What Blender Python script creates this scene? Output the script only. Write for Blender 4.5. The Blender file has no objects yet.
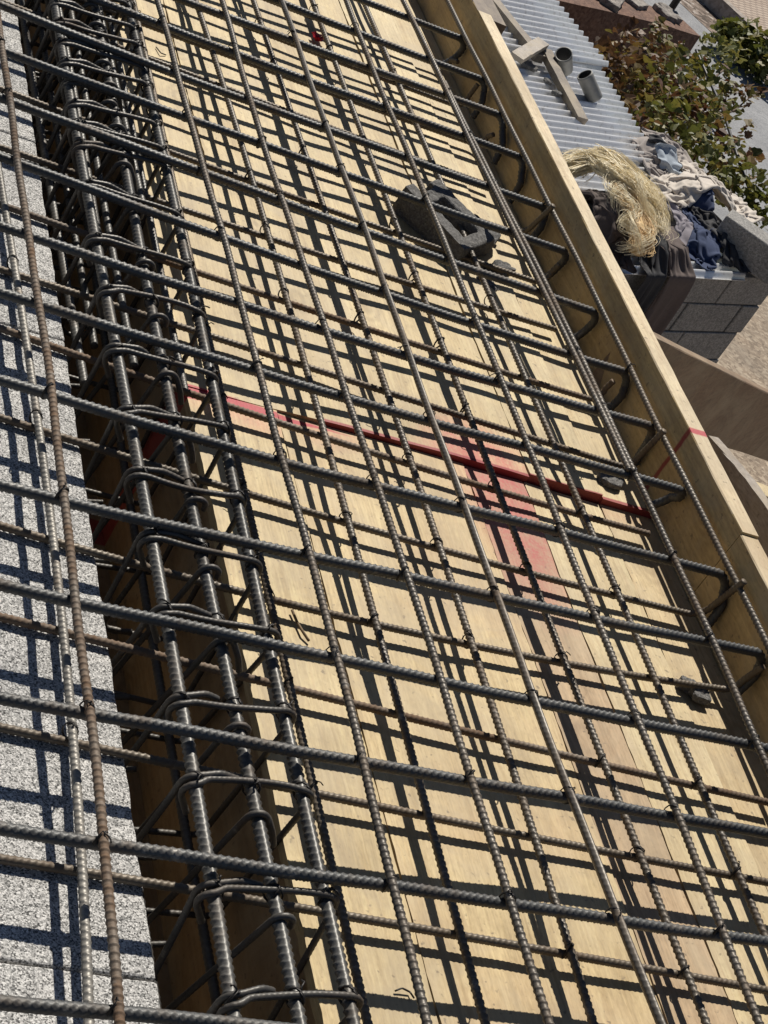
import bpy, math, random
import numpy as np
from mathutils import Vector, noise as mnoise

random.seed(7)
RNG = np.random.default_rng(11)
scene = bpy.context.scene
COL = scene.collection
PI = math.pi

# ------------------------------------------------------------------ camera
R = np.array([[0.85813, -0.20662366, 0.4700208], [0.23014126, -0.66353453, -0.71186862], [0.45896393, 0.719047, -0.52184626]])
FPX = 1914.8243
CAM = np.array([-0.88853175, -1.15899889, 1.6627578])
cd = bpy.data.cameras.new('camera')
cam = bpy.data.objects.new('camera', cd)
COL.objects.link(cam)
from mathutils import Matrix
cam.matrix_world = Matrix(((R[0][0], -R[1][0], -R[2][0], CAM[0]), (R[0][1], -R[1][1], -R[2][1], CAM[1]),
                           (R[0][2], -R[1][2], -R[2][2], CAM[2]), (0, 0, 0, 1)))
cd.sensor_fit = 'VERTICAL'
cd.sensor_height = 24.0
cd.lens = FPX / 1024 * 24.0
cd.clip_start = 0.05
cd.clip_end = 2000
scene.camera = cam


def at(u, v, z):
    d = np.array([(u - 384) / FPX, (v - 512) / FPX, 1.0]) @ R
    return CAM + d * ((z - CAM[2]) / d[2])


# ------------------------------------------------------------------ world and sun
SUN = Vector((0.225, 0.835, 1.0)).normalized()
elev = math.asin(SUN.z)
azim = math.atan2(SUN.x, SUN.y)
w = bpy.data.worlds.new('World')
scene.world = w
w.use_nodes = True
nt = w.node_tree
sky = nt.nodes.new('ShaderNodeTexSky')
sky.sky_type = 'NISHITA'
sky.sun_disc = False
sky.sun_elevation = elev
sky.sun_rotation = azim
sky.air_density = 0.7
sky.dust_density = 0.3
bg = nt.nodes['Background']
bg.inputs['Strength'].default_value = 0.05
nt.links.new(sky.outputs[0], bg.inputs['Color'])
sl = bpy.data.lights.new('sun', 'SUN')
sl.energy = 5.0
sl.angle = math.radians(0.5)
sl.color = (1.0, 0.94, 0.84)
so = bpy.data.objects.new('sun', sl)
COL.objects.link(so)
so.rotation_euler = (-SUN).to_track_quat('-Z', 'Y').to_euler()
so.location = (1, 3, 8)
scene.view_settings.view_transform = 'Standard'
scene.view_settings.look = 'None'
scene.view_settings.exposure = 0.06
scene.view_settings.gamma = 1


# ------------------------------------------------------------------ material helpers
def new_mat(name):
    m = bpy.data.materials.new(name)
    m.use_nodes = True
    return m, m.node_tree, m.node_tree.nodes['Principled BSDF']


def N(nt, typ, **kw):
    n = nt.nodes.new(typ)
    for k, v in kw.items():
        if k.startswith('i_'):
            n.inputs[k[2:].replace('_', ' ')].default_value = v
        else:
            setattr(n, k, v)
    return n


def ramp(nt, src, stops, interp='LINEAR'):
    r = nt.nodes.new('ShaderNodeValToRGB')
    r.color_ramp.interpolation = interp
    el = r.color_ramp.elements
    while len(el) < len(stops):
        el.new(0.5)
    for e, (p, c) in zip(el, stops):
        e.position = p
        e.color = (*c, 1) if len(c) == 3 else c
    nt.links.new(src, r.inputs[0])
    return r.outputs[0]


def mix(nt, fac, a, b, mode='MIX'):
    m = nt.nodes.new('ShaderNodeMix')
    m.data_type = 'RGBA'
    m.blend_type = mode
    for sock, v in ((m.inputs[0], fac), (m.inputs[6], a), (m.inputs[7], b)):
        if isinstance(v, (int, float)):
            sock.default_value = v
        elif isinstance(v, tuple):
            sock.default_value = (*v, 1)
        else:
            nt.links.new(v, sock)
    return m.outputs[2]


def math_n(nt, op, a, b=None, c=None, clamp=False):
    m = nt.nodes.new('ShaderNodeMath')
    m.operation = op
    m.use_clamp = clamp
    for i, v in enumerate((a, b, c)):
        if v is None:
            continue
        if isinstance(v, (int, float)):
            m.inputs[i].default_value = v
        else:
            nt.links.new(v, m.inputs[i])
    return m.outputs[0]


def pos(nt, scale=(1, 1, 1), off=(0, 0, 0), rotz=0.0):
    g = nt.nodes.new('ShaderNodeNewGeometry')
    mp = nt.nodes.new('ShaderNodeMapping')
    mp.inputs['Scale'].default_value = scale
    mp.inputs['Location'].default_value = off
    mp.inputs['Rotation'].default_value = (0, 0, rotz)
    nt.links.new(g.outputs['Position'], mp.inputs[0])
    return mp.outputs[0]


def noise_n(nt, vec, scale, detail=4, rough=0.55, dist=0.0):
    n = nt.nodes.new('ShaderNodeTexNoise')
    n.inputs['Scale'].default_value = scale
    n.inputs['Detail'].default_value = detail
    n.inputs['Roughness'].default_value = rough
    n.inputs['Distortion'].default_value = dist
    nt.links.new(vec, n.inputs['Vector'])
    return n.outputs[0]


def bump(nt, bsdf, h, strength, dist):
    b = nt.nodes.new('ShaderNodeBump')
    b.inputs['Strength'].default_value = strength
    b.inputs['Distance'].default_value = dist
    nt.links.new(h, b.inputs['Height'])
    nt.links.new(b.outputs[0], bsdf.inputs['Normal'])


def steel(name, base, rust, rust_amt, metallic=0.5, rough=0.5, scale=9.0):
    m, nt, b = new_mat(name)
    p = pos(nt)
    n1 = noise_n(nt, p, scale, 6, 0.65)
    n2 = noise_n(nt, p, 260, 3, 0.6)
    n3 = noise_n(nt, p, 55, 3, 0.6)
    f = ramp(nt, n1, [(max(0, 0.62 - rust_amt * 0.5), (0, 0, 0)), (min(1, 0.82 - rust_amt * 0.3), (1, 1, 1))])
    f2 = math_n(nt, 'MULTIPLY', f, ramp(nt, n3, [(0.3, (0.35,) * 3), (0.6, (1,) * 3)]))
    dark = tuple(c * 0.62 for c in base)
    lite = tuple(min(1, c * 1.3) for c in base)
    c0 = mix(nt, n2, dark, lite)
    c1 = mix(nt, n3, tuple(c * 0.7 for c in rust), rust)
    sp = noise_n(nt, pos(nt, (1, 1, 1), (3, 1, 2)), 34, 5, 0.7, 0.4)
    spf = ramp(nt, sp, [(0.60, (0,) * 3), (0.70, (0.55,) * 3)])
    cc = mix(nt, spf, mix(nt, f2, c0, c1), (0.27, 0.255, 0.235))
    big = noise_n(nt, pos(nt, (1, 1, 1), (7, 5, 2)), 2.6, 3, 0.6)
    cc = mix(nt, 1.0, cc, ramp(nt, big, [(0.3, (0.72, 0.71, 0.70)), (0.7, (1.25, 1.22, 1.18))]), 'MULTIPLY')
    nt.links.new(cc, b.inputs['Base Color'])
    b.inputs['Metallic'].default_value = metallic
    nt.links.new(math_n(nt, 'MULTIPLY_ADD', f2, 0.3, rough), b.inputs['Roughness'])
    bump(nt, b, n2, 0.25, 0.001)
    return m


M = {}
M['bar_grey'] = steel('dark_blue_grey_steel', (0.074, 0.077, 0.079), (0.125, 0.09, 0.06), 0.26, 0.3, 0.5)
M['bar_brown'] = steel('dull_brown_grey_steel', (0.105, 0.094, 0.08), (0.135, 0.095, 0.062), 0.35, 0.3, 0.46)
M['bar_light'] = steel('pale_grey_steel', (0.25, 0.24, 0.22), (0.2, 0.14, 0.09), 0.12, 0.3, 0.5)
M['bar_rust'] = steel('rusty_steel', (0.155, 0.13, 0.105), (0.175, 0.105, 0.06), 0.6, 0.2, 0.6)
M['bar_pale'] = steel('pale_rust_steel', (0.135, 0.115, 0.09), (0.13, 0.088, 0.055), 0.45, 0.25, 0.48)
M['bar_dark'] = steel('dark_mill_scale_steel', (0.105, 0.105, 0.102), (0.11, 0.085, 0.065), 0.25, 0.4, 0.46)
M['stirrup'] = steel('stirrup_steel', (0.075, 0.072, 0.067), (0.095, 0.07, 0.052), 0.3, 0.3, 0.46)
M['wire'] = steel('black_tie_wire', (0.025, 0.023, 0.022), (0.05, 0.035, 0.025), 0.2, 0.4, 0.5)


def wood(name, light, dark, seed=0.0, gscale=(26, 2.2, 26), red=None, knots=True, rough=0.62, stain=0.25, stain_col=(0.2, 0.14, 0.08), off=0.0):
    """plywood / timber with grain along Y; red = list of functions adding spray paint"""
    m, nt, b = new_mat(name)
    p = pos(nt, gscale, (seed * 3.7, seed * 1.3, seed * 2.1))
    g1 = noise_n(nt, p, 1.6, 7, 0.62, 1.1)
    g2 = noise_n(nt, pos(nt, (gscale[0] * 9, gscale[1] * 4, gscale[2] * 9), (seed, 0, 0)), 1.0, 4, 0.6)
    c = ramp(nt, g1, [(0.25, dark), (0.44, tuple((a + 2 * q) / 3 for a, q in zip(dark, light))), (0.56, light), (0.8, tuple(min(1, q * 1.12) for q in light))])
    c = mix(nt, 0.42, c, g2, 'OVERLAY')
    gf = noise_n(nt, pos(nt, (1, .35, 1), (seed, seed, 0)), 190, 3, 0.65)
    c = mix(nt, 1.0, c, ramp(nt, gf, [(0.3, (.82, .80, .77)), (0.52, (1,) * 3), (0.75, (1.08,) * 3)]), 'MULTIPLY')
    if knots:
        v = nt.nodes.new('ShaderNodeTexVoronoi')
        v.inputs['Scale'].default_value = 1.0
        nt.links.new(pos(nt, (5.2, 3.1, 5.2), (seed * 5.1, seed * 2.7, 0.3)), v.inputs['Vector'])
        kd = v.outputs['Distance']
        ring = math_n(nt, 'SINE', math_n(nt, 'MULTIPLY', kd, 95))
        near = ramp(nt, kd, [(0.0, (1, 1, 1)), (0.1, (0.8,) * 3), (0.26, (0, 0, 0))])
        kf = math_n(nt, 'MULTIPLY', near, math_n(nt, 'MULTIPLY_ADD', ring, 0.3, 0.42))
        c = mix(nt, kf, c, tuple(q * 0.72 for q in dark))
    # cement and water stains, dirt specks
    s1 = noise_n(nt, pos(nt, (1, 1, 1), (seed * 11, 3, 0)), 3.1, 5, 0.6)
    sf = ramp(nt, s1, [(0.46, (0, 0, 0)), (0.68, (min(.7, stain * 1.6),) * 3)])
    c = mix(nt, sf, c, stain_col)
    du = noise_n(nt, pos(nt, (1, 1, 1), (seed * 2, seed, 5)), 5.2, 6, 0.7, 0.8)
    c = mix(nt, ramp(nt, du, [(0.42, (0,) * 3), (0.6, (0.42,) * 3), (0.72, (0.6,) * 3)]), c, (0.40, 0.325, 0.215))
    s3 = noise_n(nt, pos(nt, (1, .55, 1), (seed * 5, 0, 1)), 7.5, 6, 0.68, 0.6)
    c = mix(nt, 1.0, c, ramp(nt, s3, [(0.3, (.80, .78, .76)), (0.5, (1,) * 3), (0.7, (1.07, 1.08, 1.1))]), 'MULTIPLY')
    s2 = noise_n(nt, pos(nt, (1, 1, 1), (0, seed * 7, 0)), 85, 2, 0.5)
    c = mix(nt, ramp(nt, s2, [(0.66, (0, 0, 0)), (0.74, (0.6,) * 3)]), c, (0.1, 0.07, 0.045))
    if red:
        g = nt.nodes.new('ShaderNodeNewGeometry')
        sx = nt.nodes.new('ShaderNodeSeparateXYZ')
        nt.links.new(g.outputs['Position'], sx.inputs[0])
        wob = noise_n(nt, pos(nt), 14, 3, 0.6)
        grain = noise_n(nt, pos(nt), 160, 3, 0.7)
        for fn in red:
            c = fn(nt, c, sx.outputs[0], sx.outputs[1], sx.outputs[2], wob, grain)
    nt.links.new(c, b.inputs['Base Color'])
    b.inputs['Roughness'].default_value = rough
    bump(nt, b, g2, 0.25, 0.0015)
    return m


def red_stripe(yc, half, x0=-9, x1=9, col=(0.40, 0.012, 0.034), amt=0.97, taper=None):
    def fn(nt, c, X, Y, Z, wob, grain):
        d = math_n(nt, 'ABSOLUTE', math_n(nt, 'SUBTRACT', math_n(nt, 'MULTIPLY_ADD', wob, 0.012, Y), yc + 0.006))
        h = half
        if taper:  # half width falls linearly from x = taper[0] to x = taper[1]
            h = math_n(nt, 'MULTIPLY', math_n(nt, 'DIVIDE', math_n(nt, 'SUBTRACT', taper[1], X), taper[1] - taper[0], clamp=True), half)
        e = math_n(nt, 'DIVIDE', math_n(nt, 'SUBTRACT', h, d), 0.004, clamp=True)
        e = math_n(nt, 'MULTIPLY', e, math_n(nt, 'GREATER_THAN', X, x0))
        e = math_n(nt, 'MULTIPLY', e, math_n(nt, 'LESS_THAN', X, x1))
        e = math_n(nt, 'MULTIPLY', e, ramp(nt, grain, [(0.2, (0.75,) * 3), (0.5, (1,) * 3)]))
        return mix(nt, math_n(nt, 'MULTIPLY', e, amt), c, col)
    return fn


def red_spray(xc, yc, rx, ry, amt=0.6, col=(0.55, 0.06, 0.06)):
    def fn(nt, c, X, Y, Z, wob, grain):
        a = math_n(nt, 'POWER', math_n(nt, 'ABSOLUTE', math_n(nt, 'DIVIDE', math_n(nt, 'SUBTRACT', X, xc), rx)), 1.6)
        b2 = math_n(nt, 'POWER', math_n(nt, 'ABSOLUTE', math_n(nt, 'DIVIDE', math_n(nt, 'SUBTRACT', Y, yc), ry)), 1.6)
        d = math_n(nt, 'ADD', a, b2)
        d = math_n(nt, 'ADD', d, math_n(nt, 'MULTIPLY_ADD', wob, 0.5, -0.25))
        e = math_n(nt, 'SUBTRACT', 1.0, d, clamp=True)
        patch = noise_n(nt, pos(nt, (1, .6, 1)), 26, 5, 0.7)
        e = math_n(nt, 'MULTIPLY', e, ramp(nt, patch, [(0.3, (0.45,) * 3), (0.6, (1,) * 3)]))
        e = math_n(nt, 'MULTIPLY', e, ramp(nt, grain, [(0.3, (0.45,) * 3), (0.6, (1,) * 3)]))
        return mix(nt, math_n(nt, 'MULTIPLY', e, amt), c, col)
    return fn


YS = 1.335
PLY = (0.575, 0.45, 0.235)
PLYD = (0.39, 0.275, 0.125)
M['ply_a'] = wood('plywood_strip', PLY, PLYD, 1.0, red=[red_spray(0.36, 1.30, 0.16, 0.06, 0.45), red_stripe(1.322, 0.02, taper=(0.26, 0.58))], stain=0.12)
M['ply_b'] = wood('plywood_sheet', (0.56, 0.43, 0.225), PLYD, 2.0,
                  red=[red_spray(0.80, 1.24, 0.07, 0.2, 0.35), red_spray(0.5, 1.31, 0.1, 0.05, 0.3), red_stripe(1.322, 0.02, taper=(0.26, 0.58))], stain=0.25, stain_col=(0.42, 0.27, 0.16))
M['ply_b2'] = wood('brown_plank', (0.47, 0.335, 0.195), (0.31, 0.205, 0.11), 2.6, (30, 1.8, 30),
                   red=[red_spray(0.86, 1.24, 0.17, 0.33, 0.95, (0.44, 0.06, 0.065))], stain=0.45, stain_col=(0.24, 0.175, 0.12))
M['ply_c'] = wood('pale_plank', (0.60, 0.485, 0.28), (0.46, 0.34, 0.17), 3.0, (30, 1.6, 30), stain=0.15)
M['ply_d'] = wood('edge_plank', (0.55, 0.425, 0.235), (0.39, 0.27, 0.13), 4.0, (30, 1.6, 30), red=[red_spray(1.02, 1.31, 0.2, 0.03, 0.25)], stain=0.2)
def red_end_shade(nt, c, X, Y, Z, wob, grain):
    e = math_n(nt, 'DIVIDE', math_n(nt, 'SUBTRACT', math_n(nt, 'MULTIPLY_ADD', wob, .006, YS + .006), Y), .003, clamp=True)
    e = math_n(nt, 'MULTIPLY', e, math_n(nt, 'GREATER_THAN', X, .5))
    return mix(nt, math_n(nt, 'MULTIPLY', e, .92), c, (0.25, 0.008, 0.018))  # same spray paint, darkened for the shade on the end faces


M['ply_fa'] = wood('far_plywood_strip', PLY, PLYD, 5.0, red=[red_stripe(1.322, 0.02, taper=(0.26, 0.58))], stain=0.15)
M['ply_fb'] = wood('far_plywood_sheet', (0.58, 0.455, 0.24), PLYD, 6.0, red=[red_spray(0.82, 1.36, 0.15, 0.12, 0.95, (0.5, 0.05, 0.065)), red_end_shade], stain=0.2)
M['ply_fc'] = wood('far_pale_plank', (0.62, 0.505, 0.29), (0.48, 0.36, 0.18), 7.0, (30, 1.6, 30), red=[red_end_shade], stain=0.1)
M['ply_fd'] = wood('far_edge_plank', (0.585, 0.47, 0.265), (0.46, 0.33, 0.16), 8.0, (30, 1.6, 30), red=[red_end_shade], stain=0.15)
M['board'] = wood('form_board_face', (0.54, 0.395, 0.185), (0.40, 0.27, 0.12), 9.0, (22, 1.3, 22),
                  red=[red_stripe(1.405, 0.008, amt=0.92, col=(0.26, 0.01, 0.02))], stain=0.4, stain_col=(0.15, 0.095, 0.05))
M['board_top'] = wood('pale_form_board_top', (0.66, 0.54, 0.35), (0.52, 0.39, 0.22), 9.5, (30, 3, 30),
                  red=[red_stripe(1.405, 0.010, amt=0.92)], knots=False, stain=0.3, stain_col=(0.36, 0.25, 0.13))  # paler tone for the upward faces of the form boards
M['board_dark'] = wood('dark_timber_and_painted_shade', (0.14, 0.10, 0.07), (0.08, 0.055, 0.04), 10.0, stain=0.3)  # dark timber; also stands in for shade on other boards
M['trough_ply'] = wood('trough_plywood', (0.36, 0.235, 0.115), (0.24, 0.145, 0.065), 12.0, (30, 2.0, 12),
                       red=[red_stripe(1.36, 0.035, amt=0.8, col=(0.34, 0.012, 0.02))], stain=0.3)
M['brace'] = wood('brown_brace_timber', (0.22, 0.14, 0.08), (0.14, 0.085, 0.045), 13.0, (7, 7, 30), stain=0.3, stain_col=(0.12, 0.08, 0.05))
M['grey_wood'] = wood('weathered_grey_timber', (0.34, 0.30, 0.26), (0.15, 0.125, 0.105), 14.0, (14, 14, 60), stain=0.3)
M['grey_wood_b'] = wood('weathered_roof_batten', (0.2, 0.165, 0.13), (0.10, 0.08, 0.062), 15.0, (14, 14, 60), stain=0.3)


def grains(name, stops, scale, bscale=1.0, bstr=0.9, bdist=0.004, tint=None, rough=0.9):
    m, nt, b = new_mat(name)
    p = pos(nt)
    v = nt.nodes.new('ShaderNodeTexVoronoi')
    v.inputs['Scale'].default_value = scale
    nt.links.new(p, v.inputs['Vector'])
    sx = nt.nodes.new('ShaderNodeSeparateColor')
    nt.links.new(v.outputs['Color'], sx.inputs[0])
    n1 = noise_n(nt, p, scale * 0.9, 4, 0.7)
    val = math_n(nt, 'ADD', math_n(nt, 'MULTIPLY', sx.outputs[0], 0.55), math_n(nt, 'MULTIPLY', n1, 0.5))
    c = ramp(nt, val, stops)
    n2 = noise_n(nt, p, 4.0, 4, 0.6)
    c = mix(nt, 1.0, c, ramp(nt, n2, [(0.3, (0.8, 0.8, 0.8)), (0.7, (1.08, 1.07, 1.05))]), 'MULTIPLY')
    if tint:
        c = mix(nt, ramp(nt, noise_n(nt, p, tint[0], 5, 0.6), [(0.45, (0,) * 3), (0.7, (tint[2],) * 3)]), c, tint[1])
    nt.links.new(c, b.inputs['Base Color'])
    b.inputs['Roughness'].default_value = rough
    bump(nt, b, val, bstr, bdist)
    return m


M['pumice'] = grains('light_aggregate_block', [(0.27, (0.06, 0.06, 0.06)), (0.36, (0.24, 0.24, 0.235)), (0.5, (0.43, 0.425, 0.415)), (0.62, (0.56, 0.55, 0.54)), (0.76, (0.8, 0.79, 0.77))], 520, bdist=0.003)
M['lump'] = grains('dark_concrete_lump', [(0.2, (0.085, 0.083, 0.08)), (0.6, (0.155, 0.15, 0.145)), (0.9, (0.24, 0.235, 0.23))], 300, bdist=0.002)
M['cmu'] = grains('grey_block_concrete', [(0.2, (0.18, 0.175, 0.17)), (0.6, (0.31, 0.30, 0.285)), (0.9, (0.41, 0.40, 0.385))], 120, bdist=0.006)
M['mortar'] = grains('dark_mortar', [(0.2, (0.05, 0.048, 0.045)), (0.8, (0.13, 0.125, 0.12))], 150)
M['earth'] = grains('dry_pale_earth', [(0.15, (0.16, 0.12, 0.085)), (0.5, (0.32, 0.25, 0.185)), (0.85, (0.46, 0.38, 0.29))], 34, bdist=0.02, tint=(0.9, (0.22, 0.2, 0.17), 0.6))
M['pavement'] = grains('pale_grey_road', [(0.2, (0.22, 0.23, 0.245)), (0.8, (0.33, 0.335, 0.35))], 60, bdist=0.003, tint=(1.6, (0.19, 0.19, 0.2), 0.5))
M['gravel'] = grains('gravel_litter', [(0.2, (0.05, 0.035, 0.025)), (0.5, (0.19, 0.14, 0.11)), (0.72, (0.3, 0.24, 0.2)), (0.92, (0.6, 0.56, 0.52))], 16, bdist=0.05)
M['adobe'] = grains('brown_render', [(0.2, (0.10, 0.05, 0.035)), (0.6, (0.19, 0.105, 0.072)), (0.9, (0.26, 0.16, 0.115))], 40, bdist=0.01, tint=(2.2, (0.11, 0.07, 0.055), 0.7))
M['kerb'] = grains('kerb_concrete', [(0.2, (0.25, 0.21, 0.18)), (0.8, (0.42, 0.37, 0.33))], 30, bdist=0.005)


def simple(name, col, rough=0.8, metallic=0.0, nscale=30, amp=0.35, bdist=0.002, bstr=0.4, spec=None, sheen=0.0):
    m, nt, b = new_mat(name)
    p = pos(nt)
    n1 = noise_n(nt, p, nscale, 5, 0.6)
    c = mix(nt, n1, tuple(q * (1 - amp) for q in col), tuple(min(1, q * (1 + amp)) for q in col))
    nt.links.new(c, b.inputs['Base Color'])
    b.inputs['Roughness'].default_value = rough
    b.inputs['Metallic'].default_value = metallic
    if sheen:
        b.inputs['Sheen Weight'].default_value = sheen
    bump(nt, b, n1, bstr, bdist)
    return m


# brick paving of the far pavement
m, nt_, b_ = new_mat('brick_pavers')
bt = nt_.nodes.new('ShaderNodeTexBrick')
bt.inputs['Color1'].default_value = (0.36, 0.28, 0.22, 1)
bt.inputs['Color2'].default_value = (0.44, 0.36, 0.29, 1)
bt.inputs['Mortar'].default_value = (0.16, 0.12, 0.1, 1)
bt.inputs['Scale'].default_value = 4.2
bt.inputs['Mortar Size'].default_value = 0.03
nt_.links.new(pos(nt_, (1, 1, 1), (0, 0, 0), -0.41), bt.inputs['Vector'])
nt_.links.new(bt.outputs[0], b_.inputs['Base Color'])
b_.inputs['Roughness'].default_value = 0.9
M['pavers'] = m

# galvanised sheet
m, nt_, b_ = new_mat('galvanised_sheet')
p_ = pos(nt_)
n1_ = noise_n(nt_, p_, 3.0, 5, 0.65)
n2_ = noise_n(nt_, p_, 40, 4, 0.6)
c_ = mix(nt_, n1_, (0.68, 0.69, 0.70), (0.88, 0.88, 0.88))
c_ = mix(nt_, ramp(nt_, n2_, [(0.54, (0,) * 3), (0.72, (0.5,) * 3)]), c_, (0.3, 0.25, 0.2))
nt_.links.new(c_, b_.inputs['Base Color'])
b_.inputs['Metallic'].default_value = 0.35
b_.inputs['Roughness'].default_value = 0.26
M['galv'] = m

M['pipe'] = simple('grey_pipe', (0.24, 0.235, 0.22), 0.6, 0.3, 30)
M['pipe_in'] = simple('pipe_inside_shade', (0.015, 0.015, 0.015), 0.8)
M['hose'] = simple('black_hose', (0.015, 0.015, 0.017), 0.5)
M['stone'] = grains('grey_stone', [(0.2, (0.16, 0.14, 0.13)), (0.8, (0.36, 0.33, 0.3))], 25, bdist=0.01)
M['twig'] = simple('dry_twig', (0.17, 0.115, 0.065), 0.8)
M['redplastic'] = simple('red_plastic', (0.42, 0.015, 0.03), 0.4)
M['fab_beige'] = simple('beige_cloth', (0.58, 0.52, 0.455), 0.9, 0, 70, 0.2, 0.002, 0.4, sheen=0.2)
M['fab_grey'] = simple('warm_grey_cloth', (0.33, 0.29, 0.265), 0.9, 0, 70, 0.2, 0.002, 0.4, sheen=0.2)
M['fab_denim_pale'] = simple('pale_denim', (0.36, 0.41, 0.47), 0.9, 0, 60, 0.25)
M['fab_lav'] = simple('mauve_grey_cloth', (0.24, 0.22, 0.25), 0.9, 0, 60, 0.2)
M['fab_navy'] = simple('navy_denim', (0.028, 0.045, 0.105), 0.9, 0, 60, 0.3)
M['fab_black'] = simple('black_cloth', (0.028, 0.028, 0.032), 0.85, 0, 60, 0.3)
M['fab_brown'] = simple('dark_brown_cloth', (0.075, 0.055, 0.048), 0.85, 0, 60, 0.3)
M['fab_mauve'] = simple('dusty_brown_cloth', (0.115, 0.088, 0.08), 0.9, 0, 60, 0.25)
M['fab_white'] = simple('off_white_cloth', (0.62, 0.6, 0.57), 0.9, 0, 60, 0.12)
M['straw'] = simple('blond_fibre', (0.86, 0.73, 0.50), 0.45, 0, 25, 0.22)
M['straw_b'] = simple('golden_fibre', (0.66, 0.46, 0.22), 0.6, 0, 25, 0.25)
M['stem'] = simple('brown_stem', (0.10, 0.065, 0.04), 0.8)


def leaf_mat(name, cols):
    m, nt, b = new_mat(name)
    g = nt.nodes.new('ShaderNodeNewGeometry')
    c = ramp(nt, g.outputs['Random Per Island'], cols, 'LINEAR')
    n1 = noise_n(nt, pos(nt), 45, 3, 0.6)
    c = mix(nt, 1.0, c, ramp(nt, n1, [(0.3, (0.7,) * 3), (0.7, (1.2,) * 3)]), 'MULTIPLY')
    nt.links.new(c, b.inputs['Base Color'])
    b.inputs['Roughness'].default_value = 0.55
    tr = nt.nodes.new('ShaderNodeBsdfTranslucent')
    nt.links.new(c, tr.inputs['Color'])
    ms = nt.nodes.new('ShaderNodeMixShader')
    ms.inputs[0].default_value = 0.3
    nt.links.new(b.outputs[0], ms.inputs[1])
    nt.links.new(tr.outputs[0], ms.inputs[2])
    nt.links.new(ms.outputs[0], nt.nodes['Material Output'].inputs['Surface'])
    return m


M['leaf'] = leaf_mat('autumn_vine_leaves', [(0.0, (0.055, 0.06, 0.013)), (0.3, (0.12, 0.12, 0.022)), (0.5, (0.2, 0.18, 0.035)), (0.66, (0.22, 0.14, 0.04)), (0.8, (0.15, 0.07, 0.03)), (1.0, (0.1, 0.04, 0.02))])
M['leaf_g'] = leaf_mat('green_leaves', [(0.0, (0.06, 0.075, 0.014)), (0.6, (0.15, 0.16, 0.03)), (1.0, (0.23, 0.19, 0.045))])
M['leaf_b'] = leaf_mat('rusty_leaves', [(0.0, (0.07, 0.035, 0.016)), (0.5, (0.15, 0.075, 0.03)), (0.8, (0.2, 0.13, 0.035)), (1.0, (0.15, 0.14, 0.03))])
M['grass'] = leaf_mat('grass_blades', [(0.0, (0.05, 0.07, 0.015)), (1.0, (0.13, 0.14, 0.04))])


# ------------------------------------------------------------------ object helpers
def link_mesh(name, V, F, mat, parent=None, smooth=False, base=None):
    """V n x 3 world coordinates, F list/array of faces; the origin goes to the base of the shape"""
    V = np.asarray(V, float)
    if base is None:
        mn, mx = V.min(0), V.max(0)
        base = np.array([(mn[0] + mx[0]) / 2, (mn[1] + mx[1]) / 2, mn[2]])
    base = np.asarray(base, float)
    me = bpy.data.meshes.new(name)
    if isinstance(F, np.ndarray):
        k = F.shape[1]
        me.vertices.add(len(V))
        me.vertices.foreach_set('co', (V - base).astype(np.float32).ravel())
        me.loops.add(F.size)
        me.loops.foreach_set('vertex_index', F.astype(np.int32).ravel())
        me.polygons.add(len(F))
        me.polygons.foreach_set('loop_start', np.arange(0, F.size, k, dtype=np.int32))
        me.update(calc_edges=True)
    else:
        me.from_pydata((V - base).tolist(), [], F)
        me.update()
    if smooth:
        me.polygons.foreach_set('use_smooth', np.ones(len(me.polygons), bool))
    if mat:
        me.materials.append(mat)
    o = bpy.data.objects.new(name, me)
    COL.objects.link(o)
    if parent is not None:
        pb = np.array(parent['_w'])
        o.parent = parent
        o.location = base - pb
    else:
        o.location = base
    o['_w'] = [float(x) for x in base]
    return o


def tag(o, label, cat, group=None, kind=None):
    if label:
        o['label'] = label
    if cat:
        o['category'] = cat
    if group:
        o['group'] = group
    if kind:
        o['kind'] = kind
    return o


def empty(name, base):
    o = bpy.data.objects.new(name, None)
    o.empty_display_size = 0.05
    o.location = base
    COL.objects.link(o)
    o['_w'] = [float(x) for x in base]
    return o


class MB:
    def __init__(s):
        s.V = []
        s.F = []
        s.n = 0

    def add(s, V, F):
        V = np.asarray(V, float)
        s.V.append(V)
        s.F += [tuple(int(i) + s.n for i in f) for f in F]
        s.n += len(V)

    def build(s, name, mat, parent=None, smooth=False):
        return link_mesh(name, np.concatenate(s.V), s.F, mat, parent, smooth)


BOXF = [(0, 3, 2, 1), (4, 5, 6, 7), (0, 1, 5, 4), (1, 2, 6, 5), (2, 3, 7, 6), (3, 0, 4, 7)]


def box_v(o, a, b, c):
    """corner o, edge vectors a, b, c"""
    o, a, b, c = (np.asarray(x, float) for x in (o, a, b, c))
    return np.array([o, o + a, o + a + b, o + b, o + c, o + a + c, o + a + b + c, o + b + c])


def bevel(o, wd, seg=2):
    m = o.modifiers.new('bevel', 'BEVEL')
    m.width = wd
    m.segments = seg
    m.limit_method = 'ANGLE'
    m.angle_limit = math.radians(40)
    return o


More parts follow.
